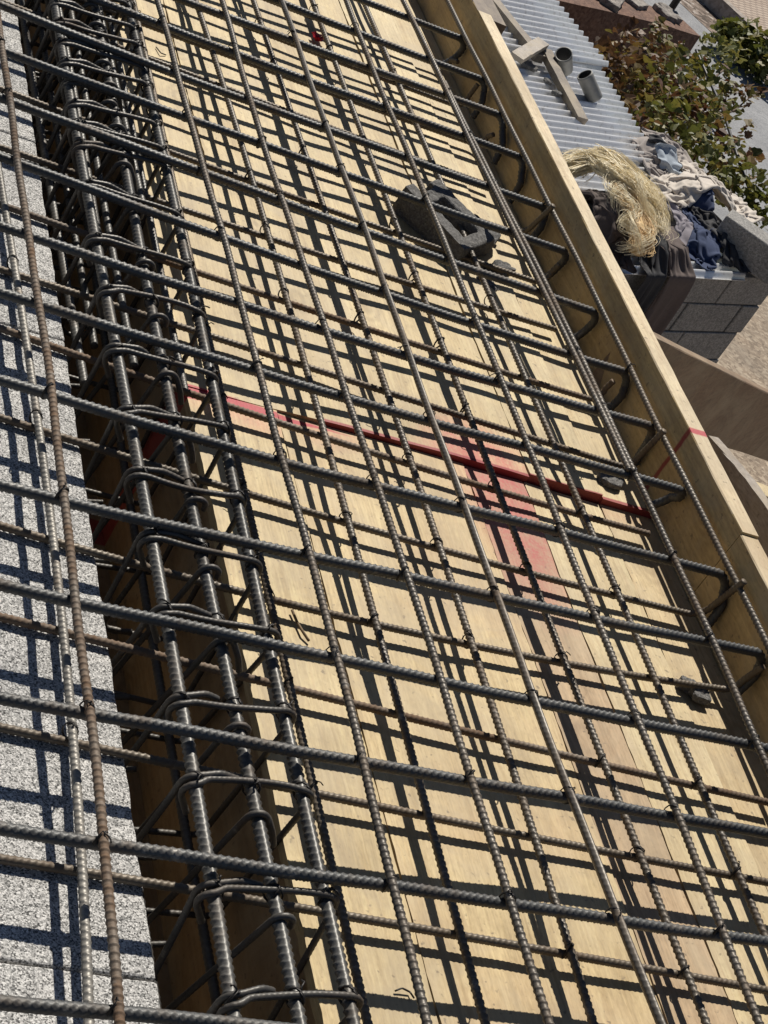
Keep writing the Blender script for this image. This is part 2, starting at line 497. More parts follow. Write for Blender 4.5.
def plank(A, B, wid, thk, up=(0, 0, 1), side_off=0.0, nseg=14, warp=0.002, seed=0):
    """timber from A to B (centre of its top face), width along the side, thickness down; returns V, F with rough edges"""
    A, B, up = (np.asarray(x, float) for x in (A, B, up))
    d = B - A
    L = np.linalg.norm(d)
    d /= L
    s = np.cross(d, up)
    s /= np.linalg.norm(s)
    u = np.cross(s, d)
    rg = np.random.default_rng(seed)
    V = []
    cs = [(-.5, 0, .0), (-.46, .04, 0), (.46, .04, 0), (.5, 0, 0), (.5, -1, 0), (-.5, -1, 0)]
    for i in range(nseg + 1):
        t = i / nseg
        c = A + d * L * t + u * warp * math.sin(t * 5 + seed) + s * side_off
        for (a, h, _) in cs:
            V.append(c + s * (a * wid + rg.normal(0, warp * .35)) + u * ((h if h < 0 else h * 0.3 - 0.012) * thk + rg.normal(0, warp * .2)))
    F = []
    k = len(cs)
    for i in range(nseg):
        for j in range(k):
            F.append((i * k + j, i * k + (j + 1) % k, (i + 1) * k + (j + 1) % k, (i + 1) * k + j))
    F.append(tuple(range(k)))
    F.append(tuple(nseg * k + j for j in reversed(range(k))))
    return np.array(V), [f[::-1] for f in F]


# ------------------------------------------------------------------ tubes and ribbed bars
def resample(P, ds):
    P = np.asarray(P, float)
    seg = np.linalg.norm(np.diff(P, axis=0), axis=1)
    S = np.concatenate([[0], np.cumsum(seg)])
    n = max(2, int(round(S[-1] / ds)) + 1)
    t = np.linspace(0, S[-1], n)
    return np.stack([np.interp(t, S, P[:, i]) for i in range(3)], 1), t


def frames(P):
    T = np.gradient(P, axis=0)
    T /= np.linalg.norm(T, axis=1)[:, None] + 1e-12
    ref = np.array([0, 0, 1.0]) if abs(T[0][2]) < 0.8 else np.array([0, 1.0, 0])
    n = np.cross(T[0], ref)
    n /= np.linalg.norm(n)
    Ns = np.zeros_like(P)
    for i in range(len(P)):
        n = n - T[i] * (n @ T[i])
        n /= np.linalg.norm(n) + 1e-12
        Ns[i] = n
    return T, Ns, np.cross(T, Ns)


def tube(P, rad, sides=10, closed_ends=True):
    """rad: (rings, sides) array or scalar or per-ring array"""
    n = len(P)
    T, A, B = frames(P)
    th = np.linspace(0, 2 * PI, sides, endpoint=False)
    rad = np.broadcast_to(np.asarray(rad, float) if np.ndim(rad) != 1 else np.asarray(rad)[:, None], (n, sides))
    V = P[:, None, :] + rad[:, :, None] * (np.cos(th)[None, :, None] * A[:, None, :] + np.sin(th)[None, :, None] * B[:, None, :])
    V = V.reshape(-1, 3)
    i = np.arange(n - 1)[:, None] * sides
    j = np.arange(sides)[None, :]
    j2 = (j + 1) % sides
    F = np.stack([i + j, i + j2, i + sides + j2, i + sides + j], -1).reshape(-1, 4)
    if closed_ends:
        c0, c1 = len(V), len(V) + 1
        V = np.concatenate([V, P[:1], P[-1:]])
        # cap with degenerate-free quads (two triangles share the centre)
        jj = np.arange(0, sides, 2)
        cap0 = np.stack([np.full_like(jj, c0), (jj + 2) % sides, (jj + 1) % sides, jj], -1)
        o = (n - 1) * sides
        cap1 = np.stack([np.full_like(jj, c1), o + jj, o + (jj + 1) % sides, o + (jj + 2) % sides], -1)
        F = np.concatenate([F, cap0, cap1])
    return V, F


def rebar(P, r, pitch=0.009, rib=0.0011, skew=1.0, sides=12, long_rib=0.0007, samples=6, phase=0.0, roll=0.0, cp=0.6, smooth=0, sharp=0.3):
    """bar with crescent transverse ribs (skew = pitches of lean over half a turn) and two longitudinal ribs"""
    P, s = resample(P, pitch / samples)
    for _ in range(smooth):
        P[1:-1] = (P[:-2] + 2 * P[1:-1] + P[2:]) / 4
    th = np.linspace(0, 2 * PI, sides, endpoint=False)[None, :]
    th = th + roll
    half = np.mod(th, PI) / PI                      # 0..1 across each half
    cres = np.sin(half * PI) ** cp
    ph = s[:, None] / pitch + skew * half + phase
    prof = np.clip((np.cos(2 * PI * ph) - sharp) / (1 - sharp), 0, 1) ** 0.7
    rr = r * 0.94 + rib * prof * cres + long_rib * (np.abs(np.cos(th)) ** 14)
    return tube(P, rr, sides)


def arc(c, u, v, r, a0, a1, n=10):
    c, u, v = (np.asarray(x, float) for x in (c, u, v))
    return [c + r * (math.cos(t) * u + math.sin(t) * v) for t in np.linspace(a0, a1, n)]


# fitted courses of the bars: position across as a cubic of the distance along
XM, YM = .55, .9
XU = {'Z4': (2.9744, .0183, .0287, .0029), 'Z3': (2.7779, -.0039, .0436, .0054), 'Z2': (2.5938, .0517, -.0052, .0034), 'Z1': (2.4236, .0111, .0236, .0065),
      'A': (2.2211, -.0036, .0504, .0036), 'B': (2.0517, -.0016, .0328, .0118), 'C': (1.8508, -.022, .0343, -.0124), 'D': (1.6414, -.0217, .0457, .0014),
      'E': (1.4515, .0175, .0309, -.0132), 'F': (1.267, .0183, .0256, -.0129), 'G': (1.0435, .0207, .0282, -.0128), 'H': (.835, .0431, .0201, .0016),
      'I': (.6199, .0174, .0209, -.0008), 'J': (.4355, .0287, .0035, -.003), 'K': (.2311, .021, .0023, -.0016), 'L': (.0032, .0098, -.0084, .0012)}
YU = {'Y1': (-.076, .0007, -.0138, .0067), 'Y3': (.3021, -.0032, -.0087, .003), 'Y4': (.469, -.0152, -.0067, .0064), 'Y5': (.6327, -.0087, .0087, -.0033),
      'Y6': (.827, .0036, -.0059, .0021), 'Y7': (1.0669, .0147, -.0286, .0056), 'Y8': (1.1942, .0044, -.0075, .0017)}
XL = {'x-2': (1.4621, -.0247, .0023, .0042), 'x-1': (1.2618, -.0468, .0484, .0039), 'x0': (1.0457, -.0288, .0424, .0029), 'x1': (.8188, .024, .0764, -.0034),
      'x2': (.6268, -.0404, .0119, .0142), 'x3': (.4404, -.016, .0145, .0013), 'x4': (.2405, -.0246, -.0097, .0038), 'x5': (.004, .006, 0, 0)}
YL = {'y-2': (-.0544, -.0024, -.0304, .0109), 'y0': (.281, .0006, -.0003, .0031), 'ya': (.4635, .0148, -.0017, -.0037), 'yb': (.6363, .0035, -.0101, .0033),
      'yc': (.815, -.0077, .0037, -.0001), 'yd': (1.0009, -.0054, -.001, .0004)}
ZU, ZL = .110, .021
for i, (k, y) in enumerate((('x-3', 1.655), ('x-4', 1.868), ('x-5', 2.063), ('x-6', 2.236), ('x-7', 2.436), ('x-8', 2.602), ('x-9', 2.79), ('x-10', 2.985))):
    XL[k] = (y, (-.02, .01, -.025, .008, -.015, .02, 0, .01)[i], .03, .004)


def cub(c, s, lo, hi):
    """cubic, carried on straight beyond its fitted range"""
    def f(t):
        return c[0] + c[1] * t + c[2] * t * t + c[3] * t ** 3
    def df(t):
        return c[1] + 2 * c[2] * t + 3 * c[3] * t * t
    t = np.clip(s, lo, hi)
    return f(t) + df(t) * (s - t)


def lift(P, dz):
    """slide points along the line of sight so that raising them keeps the fitted course"""
    z = P[:, 2] + dz
    k = (z - CAM[2]) / (P[:, 2] - CAM[2])
    return CAM + (P - CAM) * k[:, None]


def smoothstep(a, b, x):
    t = np.clip((x - a) / (b - a), 0, 1)
    return t * t * (3 - 2 * t)


# ------------------------------------------------------------------ formwork deck
def deck_sheet(name, x0, x1, y0, y1, top, thk, mat, label, cat, seed, corner=None, step_of_x=None):
    nx = max(3, int((x1 - x0) / .02))
    ny = max(6, int((y1 - y0) / .02))
    xs = np.linspace(x0, x1, nx + 1)
    ys = np.linspace(y0, y1, ny + 1)
    rg = np.random.default_rng(seed)
    edge = rg.normal(0, .0006, (ny + 1, 2))
    V = []
    for iy, y in enumerate(ys):
        for ix, x in enumerate(xs):
            z = top + 0.0042 * mnoise.noise(Vector((x * 3.1 + seed * 5, y * 3.6, seed))) + .0012 * mnoise.noise(Vector((x * 14, y * 14, seed + 4)))
            if step_of_x:
                z += step_of_x(x)
            xx = x + (edge[iy, 0] if ix == 0 else edge[iy, 1] if ix == nx else 0)
            V.append((xx, y, z))
    n = len(V)
    V += [(v[0], v[1], top - thk) for v in V]
    F = []
    W = nx + 1
    for iy in range(ny):
        for ix in range(nx):
            a = iy * W + ix
            F.append((a, a + 1, a + 1 + W, a + W))
            F.append((n + a, n + a + W, n + a + 1 + W, n + a + 1))
    for iy in range(ny):
        a = iy * W
        F.append((a, a + W, n + a + W, n + a))
        a = iy * W + nx
        F.append((a, n + a, n + a + W, a + W))
    for ix in range(nx):
        a = ix
        F.append((a, n + a, n + a + 1, a + 1))
        a = ny * W + ix
        F.append((a, a + 1, n + a + 1, n + a))
    o = link_mesh(name, np.array(V), F, mat)
    return tag(o, label, cat)


YS = 1.335
def far_step(x):
    return 0.0135 * min(1, max(0, (x - .30) / .45))


deck_sheet('plywood_strip', .240, .4085, -.97, YS - .002, 0, .018, M['ply_a'], 'narrow plywood strip beside the dark beam trough, on the camera side of the red line', 'plywood', 1)
deck_sheet('plywood_sheet', .4115, .7845, -.97, YS - .002, 0, .018, M['ply_b'], 'wide plywood sheet on the camera side of the red line', 'plywood', 2)
deck_sheet('deck_plank', .7870, .9150, -.97, YS - .002, .0005, .018, M['ply_b2'], 'brown deck plank with a pink spray patch, on the camera side of the red line', 'plank', 9)
deck_sheet('deck_plank', .9190, 1.0885, -.97, YS - .002, 0, .018, M['ply_c'], 'pale unsprayed deck plank just right of the pink-patched brown plank', 'plank', 3)
deck_sheet('deck_plank', 1.0915, 1.2125, -.97, YS - .002, -.001, .018, M['ply_d'], 'deck plank against the form board, carrying the grey stone lump', 'plank', 4)
deck_sheet('plywood_strip', .240, .3945, YS, 3.9, 0, .018, M['ply_fa'], 'narrow plywood strip beside the beam trough, beyond the red line', 'plywood', 5, step_of_x=far_step)
deck_sheet('plywood_sheet', .3975, .9225, YS, 3.9, 0, .018, M['ply_fb'], 'wide plywood sheet beyond the red line, under the broken block', 'plywood', 6, step_of_x=far_step)
deck_sheet('deck_plank', .9255, 1.0885, YS + .004, 3.9, 0.003, .018, M['ply_fc'], 'very pale deck plank with a red end, beyond the red line', 'plank', 7, step_of_x=far_step)
deck_sheet('deck_plank', 1.0915, 1.2125, YS - .001, 3.9, 0.0, .018, M['ply_fd'], 'red-ended deck plank against the form board, beyond the red line', 'plank', 8, step_of_x=far_step)

# bearer panel closing the gaps from below
t = link_mesh('bearer_panel', box_v((.272, -.97, -.062), (.94, 0, 0), (0, 4.85, 0), (0, 0, .038)), BOXF, M['trough_ply'])
tag(t, 'brown bearer panel under the deck, showing only in the gaps between planks', 'formwork panel')
t = link_mesh('trough_side_panel', box_v((.2505, -1.0, -.37), (.018, 0, 0), (0, 5.0, 0), (0, 0, .3505)), BOXF, M['trough_ply'])
tag(t, 'shaded brown plywood wall of the beam trough, under the deck edge', 'formwork panel')
t = link_mesh('trough_bottom_panel', box_v((-.02, -1.0, -.388), (.31, 0, 0), (0, 5.0, 0), (0, 0, .0175)), BOXF, M['trough_ply'])
tag(t, 'dark plywood bottom of the beam trough, below the bar cage', 'formwork panel')

# aggregate filler blocks on the left
yb = [-1.0, .108, .718, 1.322, 1.925, 2.53, 3.14, 3.75]
names = ['partly out of frame at the bottom left corner', 'large and sharply lit, second from the bottom of the photo', 'third from the bottom of the photo', 'fourth from the bottom of the photo',
         'fifth from the bottom of the photo', 'sixth from the bottom, small sliver at the top left', 'seventh from the bottom, hidden behind the cage top']
for i in range(7):
    nx, ny = 22, 24
    x0, x1 = -1.4, .013
    y0, y1 = yb[i] + .0015, yb[i + 1] - .0015
    o = link_mesh('filler_block', box_v((x0, y0, -.37), (x1 - x0, 0, 0), (0, y1 - y0, 0), (0, 0, .395)), BOXF, M['pumice'])
    me = o.modifiers.new('bev', 'BEVEL'); me.width = .004; me.segments = 2
    s = o.modifiers.new('sub', 'SUBSURF'); s.subdivision_type = 'SIMPLE'; s.levels = s.render_levels = 5
    tx = bpy.data.textures.new('grain', 'CLOUDS'); tx.noise_scale = .012; tx.noise_depth = 3
    d = o.modifiers.new('disp', 'DISPLACE'); d.texture = tx; d.texture_coords = 'GLOBAL'; d.strength = .005; d.mid_level = .5
    tag(o, 'speckled filler block, ' + names[i], 'concrete block', 'grey filler blocks along the trough')

# form board on the right
def two_tone(o, top):
    o.data.materials.append(top)
    for f in o.data.polygons:
        if abs(f.normal.z) > .6 and f.center.z > .12:
            f.material_index = 1
    return o


V, F = plank((1.235, 1.12, .170), (1.235, 3.055, .172), .040, .195, nseg=40, warp=.0012, seed=3)
o = two_tone(link_mesh('form_board', V, F, M['board']), M['board_top'])
tag(o, 'long yellow pine form board on edge along the slab, with a red stripe across it', 'form board')
V, F = plank((1.235, -.6, .168), (1.235, 1.117, .166), .041, .19, nseg=34, warp=.0014, seed=5)
o = two_tone(link_mesh('form_board', V, F, M['board']), M['board_top'])
tag(o, 'pine form board on edge at the lower right, continuing the red-striped one', 'form board')
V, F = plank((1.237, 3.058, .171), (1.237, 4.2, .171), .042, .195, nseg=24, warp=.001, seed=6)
o = two_tone(link_mesh('form_board', V, F, M['board']), M['board_dark'])  # top coloured dark to stand for shade on this stretch
tag(o, 'form board stretch with shade-painted top at the top edge of the photo', 'form board')
V, F = plank((1.285, 3.06, .16), (1.285, 4.2, .165), .05, .10, nseg=10, warp=.002, seed=7)
tag(link_mesh('timber_cleat', V, F, M['board_dark']), 'dark brown timber behind the top end of the form board', 'timber')

# ------------------------------------------------------------------ tie wires
def tie_path(c, r1, h, ang, turns=2, tail=.02, rg=None):
    """wire wound twice round a crossing, then twisted into a short tail; r1 across, h vertical half size"""
    a = np.array([math.cos(ang), math.sin(ang), 0])
    P = []
    n = 12
    for i in range(n * turns + 1):
        t = 2 * PI * i / n
        P.append(np.array(c) + a * r1 * math.sin(t) + np.array([-a[1], a[0], 0]) * (.0016 * (i / n - .8)) + np.array([0, 0, h * math.cos(t)]))
    q = P[-1].copy()
    dv = np.array([rg.normal(0, .6), rg.normal(-.2, .6), rg.uniform(.0, .9)])
    dv /= np.linalg.norm(dv)
    for k in range(1, 5):
        P.append(q + dv * tail * k / 4 + np.array([rg.normal(0, .0012), rg.normal(0, .0012), -.012 * (k / 4) ** 2]))
    return np.array(P)


def add_tie(parent, c, r1, h, rg, tail=None, r=.0009):
    ang = PI / 4 * (1 if rg.random() < .5 else -1) + rg.normal(0, .15)
    P = tie_path(c, r1, h, ang, 2, tail if tail else rg.uniform(.004, .02), rg)
    V, F = tube(P, r, 6)
    return link_mesh('tie_wire', V, F, M['wire'], parent, True)


# ------------------------------------------------------------------ upper and lower crossbars
order_u = ['Z4', 'Z3', 'Z2', 'Z1', 'A', 'B', 'C', 'D', 'E', 'F', 'G', 'H', 'I', 'J', 'K', 'L']
ordw = ['first', 'second', 'third', 'fourth', 'fifth', 'sixth', 'seventh', 'eighth', 'ninth', 'tenth', 'eleventh', 'twelfth', 'thirteenth', 'fourteenth', 'fifteenth', 'sixteenth', 'seventeenth',
        'eighteenth', 'nineteenth', 'twentieth']


def where(idx_above, n_above):
    """wording by distance from the red line: idx counts from the far end"""
    if idx_above < n_above:
        return ordw[n_above - 1 - idx_above] + ' beyond the red line'
    return ordw[idx_above - n_above] + ' on the camera side of the red line'


rg = np.random.default_rng(21)


def xcourse(c, x, lo=-1.25, hi=.66):
    return cub(c, x - XM, lo, hi)


for i, k in enumerate(order_u):
    x = np.linspace(-1.35, 1.178, 110)
    P = np.stack([x, xcourse(XU[k], x), np.full_like(x, ZU)], 1)
    # gentle waviness of a hand-laid bar
    P[:, 2] += .0015 * np.sin(x * 5 + i)
    P[:, 1] += .0014 * np.sin(x * 8 + i * 2.1) + .0008 * np.sin(x * 21 + i)
    y1 = P[-1, 1]
    dy = (xcourse(XU[k], np.array([1.178])) - xcourse(XU[k], np.array([1.158])))[0] / .02
    dy = float(np.clip(dy, -.08, .08))
    lean = rg.normal(-.004, .014)
    r0 = rg.uniform(.024, .030)
    zc = P[-1, 2]
    hook = [np.array([1.178 + r0 * math.sin(a), y1 + dy * r0 * math.sin(a) + lean * (1 - math.cos(a)), zc - r0 * (1 - math.cos(a))]) for a in np.linspace(.2, PI / 2, 7)]
    q = hook[-1]
    zb = rg.uniform(.016, .03)
    kick = rg.uniform(-.03, .004)
    hook += [np.array([q[0] + kick * t * t, q[1] + lean * (1 + t), q[2] + (zb - q[2]) * t]) for t in (.25, .5, .75, 1.0)]
    V, F = rebar(np.concatenate([P, np.array(hook)]), .0078, .0104, .0017, 2.4, 16, .0007, 8, rg.random(), rg.uniform(0, PI))
    o = link_mesh('crossbar', V, F, M['bar_grey'], None, True)
    tag(o, 'thick grey upper crossbar, ' + where(i, 9), 'rebar', 'upper crossbars of the steel mat')

order_l = ['x-10', 'x-9', 'x-8', 'x-7', 'x-6', 'x-5', 'x-4', 'x-3', 'x-2', 'x-1', 'x0', 'x1', 'x2', 'x3', 'x4', 'x5']
for i, k in enumerate(order_l):
    x = np.linspace(-1.33, 1.16, 110)
    far = k in order_l[:9]
    z0 = ZL + (.010 if far else 0)
    P = np.stack([x, xcourse(XL[k], x), np.full_like(x, ZL)], 1)
    dz = .0125 * (1 - smoothstep(.0, .27, x))
    if far:
        dz = dz + .012 * smoothstep(.3, .8, x)
    P = lift(P, dz)
    y1, zc, xe = P[-1, 1], P[-1, 2], P[-1, 0]
    pts = [P]
    if k not in ('x-1', 'x2', 'x4', 'x-4', 'x-7'):
        r0 = .03
        lean = rg.normal(0, .01)
        tip = .142 if k in ('x-2', 'x0', 'x-1', 'x-6') else rg.uniform(.075, .10)
        hk = [np.array([xe + r0 * math.sin(a), y1 + lean * (1 - math.cos(a)), zc + r0 * (1 - math.cos(a))]) for a in np.linspace(.2, PI / 2, 7)]
        q = hk[-1]
        hk += [np.array([q[0] + .004 * s, q[1] - .01 * s + lean * s, q[2] + (tip - q[2]) * s]) for s in (.3, .6, 1.0)]
        pts.append(np.array(hk))
    V, F = rebar(np.concatenate(pts), .0060, .0088, .0012, 1.3, 12, .0005, 7, rg.random())
    o = link_mesh('crossbar', V, F, M['bar_rust'] if k in ('x2', 'x-1', 'x-3') else M['bar_pale'], None, True)
    tag(o, 'thin rusty lower crossbar, ' + where(i, 9), 'rebar', 'lower crossbars of the steel mat')

# ------------------------------------------------------------------ long bars
def ylong(c, y, lo, hi):
    return cub(c, y - YM, lo, hi)


longs_u = [('Y1', -.93, 1.2, 'bar_rust', 'rustiest upper long bar, over the grey filler blocks'),
           ('Y3', -.88, 1.6, 'bar_brown', 'upper long bar nearest the right side of the beam trough'),
           ('Y4', -.86, 1.73, 'bar_brown', 'second upper long bar to the right of the beam trough'),
           ('Y5', -.83, 1.86, 'smooth', 'straight smooth-looking upper long bar, third to the right of the beam trough'),
           ('Y6', -.81, 2.01, 'bar_brown', 'fourth upper long bar to the right of the beam trough, over the broken block'),
           ('Y7', -.32, 2.15, 'bar_brown', 'second upper long bar counted from the form board, with a lapped mate'),
           ('Y8', -.03, 2.28, 'bar_brown', 'upper long bar lying on the hooks beside the form board')]
xs_cross = {k: XU[k] for k in order_u}
for k, lo, hi, mk, lab in longs_u:
    y0, y1 = -.95, 3.95
    if k == 'Y7':
        y1 = 2.66
    y = np.linspace(y0, y1, 160)
    x = ylong(YU[k], y, lo, hi)
    z = np.full_like(y, ZU + .0142)
    z += .0012 * np.sin(y * 4.3 + len(lab))
    x = x + .0016 * np.sin(y * 7.1 + len(lab) * 2.3) + .0009 * np.sin(y * 17 + len(lab))
    P = np.stack([x, y, z], 1)
    if mk == 'smooth':
        V, F = rebar(P, .0055, .010, .0006, .8, 16, .0019, 6, 0, PI / 2.3)
        mat = M['bar_brown']
    else:
        V, F = rebar(P, .0059, .0108 if k == 'Y1' else .0102, .0017 if k == 'Y1' else .0014, .25, 12, .0006, 8, rg.random())
        mat = M[mk]
    o = link_mesh('long_bar', V, F, mat, None, True)
    tag(o, lab, 'rebar', 'upper long bars of the steel mat')
    for kx in order_u:
        yy = XU[kx][0]
        for _ in range(2):
            xx = float(ylong(YU[k], np.array([yy]), lo, hi)[0])
            yy = float(xcourse(XU[kx], np.array([xx]))[0])
        if yy > y1 - .02 or rg.random() < (.15 if k != 'Y8' else .55):
            continue
        add_tie(o, (xx, yy, ZU + .006), .0108, .0148, rg)

# the lapped mate of Y7
y = np.linspace(1.28, 3.95, 120)
x = ylong(YU['Y7'], y, -.32, 2.15) - .0125 * (1 - smoothstep(2.3, 2.9, y))
z = np.full_like(y, ZU + .0142)
V, F = rebar(np.stack([x, y, z - .0004], 1), .0058, .0102, .0014, .25, 12, .0006, 6, .3)
o = link_mesh('long_bar', V, F, M['bar_brown'], None, True)
tag(o, 'upper long bar ending in a lap beside its mate, two bars from the form board', 'rebar', 'upper long bars of the steel mat')

longs_l = [('y-2', -.84, .77, 'bar_light', 'lower long bar resting over the grey filler blocks'),
           ('y0', -.82, 1.04, 'bar_pale', 'lower long bar along the deck edge of the beam trough'),
           ('ya', -.80, 1.83, 'bar_brown', 'second lower long bar from the beam trough, close above the deck'),
           ('yb', -.78, 1.98, 'bar_brown', 'third lower long bar from the beam trough, close above the deck'),
           ('yc', -.72, 2.16, 'bar_brown', 'fourth lower long bar from the beam trough, under the pink spray patch side'),
           ('yd', -.59, 2.25, 'bar_brown', 'lower long bar nearest to the form board, close above the deck')]
for k, lo, hi, mk, lab in longs_l:
    y = np.linspace(-.95, 3.95, 170)
    x = ylong(YL[k], y, lo, hi)
    P = np.stack([x, y, np.full_like(y, ZL + .0128)], 1)
    if k == 'y-2':
        P = lift(P, np.full_like(y, .0125))
    elif k != 'y0':
        P = lift(P, .012 * smoothstep(1.2, 1.6, y) * (1 if k != 'ya' else .5))
    V, F = rebar(P, .0058, .0104, .0017, .75, 12, .0007, 8, rg.random())
    o = link_mesh('long_bar', V, F, M[mk], None, True)
    tag(o, lab, 'rebar', 'lower long bars of the steel mat')
    for kx in order_l:
        if rg.random() < .45:
            continue
        yy = XL[kx][0]
        j = int(np.argmin(abs(P[:, 1] - yy)))
        xx = float(np.interp(yy, P[:, 1], P[:, 0]))
        yy = float(xcourse(XL[kx], np.array([xx]))[0])
        add_tie(o, (xx, yy, float(P[j, 2]) - .006), .0105, .0135, rg)

# ------------------------------------------------------------------ beam cage in the trough
ZB = -.20
stir_y = [(3.25, 3.28), (3.1, 3.13), (3.03, 3.04), (2.95, 2.99), (2.87, 2.88), (2.79, 2.82), (2.70, 2.73), (2.62, 2.66), (2.53, 2.55), (2.45, 2.49), (2.37, 2.39), (2.29, 2.32), (2.21, 2.225), (2.131, 2.162), (2.06, 2.075), (1.979, 2.011), (1.905, 1.925), (1.835, 1.864), (1.706, 1.706), (1.537, 1.545), (1.391, 1.409), (1.231, 1.236), (1.076, 1.104), (.934, .940), (.80, .80),
          (.651, .660), (.488, .510), (.354, .372), (.188, .208), (.036, .064), (-.13, -.12), (-.28, -.27), (-.43, -.41), (-.58, -.57)]
cage_top = [(.0665, 0, .0082), (.149, .003, .0080), (.229, .006, .0078)]
topz = .0865
cage_lab = ['upper cage bar on the block side of the trough, thick and shiny', 'middle upper cage bar of the trough, thick and shiny', 'upper cage bar on the deck side of the trough, thick and shiny']
for i, (cx, sl_, r) in enumerate(cage_top):
    y = np.linspace(-.95, 3.95, 150)
    x = cx + sl_ * (y - 1.0) + .003 * np.sin(y * 2.2 + i * 2)
    z = topz + .002 * np.sin(y * 3 + i)
    V, F = rebar(np.stack([x, y, z], 1), r, .0108, .0024, .5, 18, .0013, 7, rg.random(), PI / 2 + rg.normal(0, .12), 1.7)
    o = link_mesh('cage_bar', V, F, M['bar_dark'], None, True)
    tag(o, cage_lab[i], 'rebar', 'upper bars of the beam cage')
    for (ya, yb_) in stir_y:
        yy = ya + (yb_ - ya) * (cx - .05) / .18
        add_tie(o, (float(np.interp(yy, y, x)), yy + .006, topz + .002), .0125, .0145, rg, None, .0013)
low = [(.074, -.05, .0075, 'lower cage bar under the block side of the trough'), (.164, -.02, .0068, 'mid-depth cage bar under the middle of the trough'),
       (.234, .010, .0062, 'slim cage bar just under the deck-side upper one'),
       (.100, .035, .0066, 'lap bar between the block-side and middle upper cage bars, far stretch'), (.192, .048, .0066, 'lap bar between the middle and deck-side upper cage bars, far stretch'),
       (.050, -.015, .0062, 'thin lap bar close to the filler blocks, far stretch'), (.128, -.085, .0066, 'deep lap bar in the far dark stretch of the trough'), (.072, ZB + .012, .007, 'bottom cage bar on the block side of the trough'),
       (.118, ZB + .012, .007, 'bottom cage bar along the middle of the trough'), (.212, ZB + .012, .007, 'bottom cage bar on the deck side of the trough')]
for i, (cx, cz, r, lab) in enumerate(low):
    y = np.linspace(-.95 if i != 0 else 1.33, 3.95, 150)
    if i == 1:
        y = np.linspace(1.38, 3.95, 110)
    if i == 2:
        y = np.linspace(1.30, 3.95, 110)
    if i in (3, 4, 5, 6):
        y = np.linspace((1.62, 1.78, 1.95, 1.5)[i - 3], 3.95, 100)
    x = cx + .004 * np.sin(y * 2 + i) + (-.006 * (y - 1.9) if i == 0 else 0)
    V, F = rebar(np.stack([x, y, np.full_like(y, cz) + .003 * np.sin(y * 2.6 + i)], 1), r, .010, .0013, .5, 12, .0009, 6, rg.random())
    o = link_mesh('cage_bar', V, F, M['bar_dark'], None, True)
    tag(o, lab, 'rebar', 'lower bars of the beam cage')

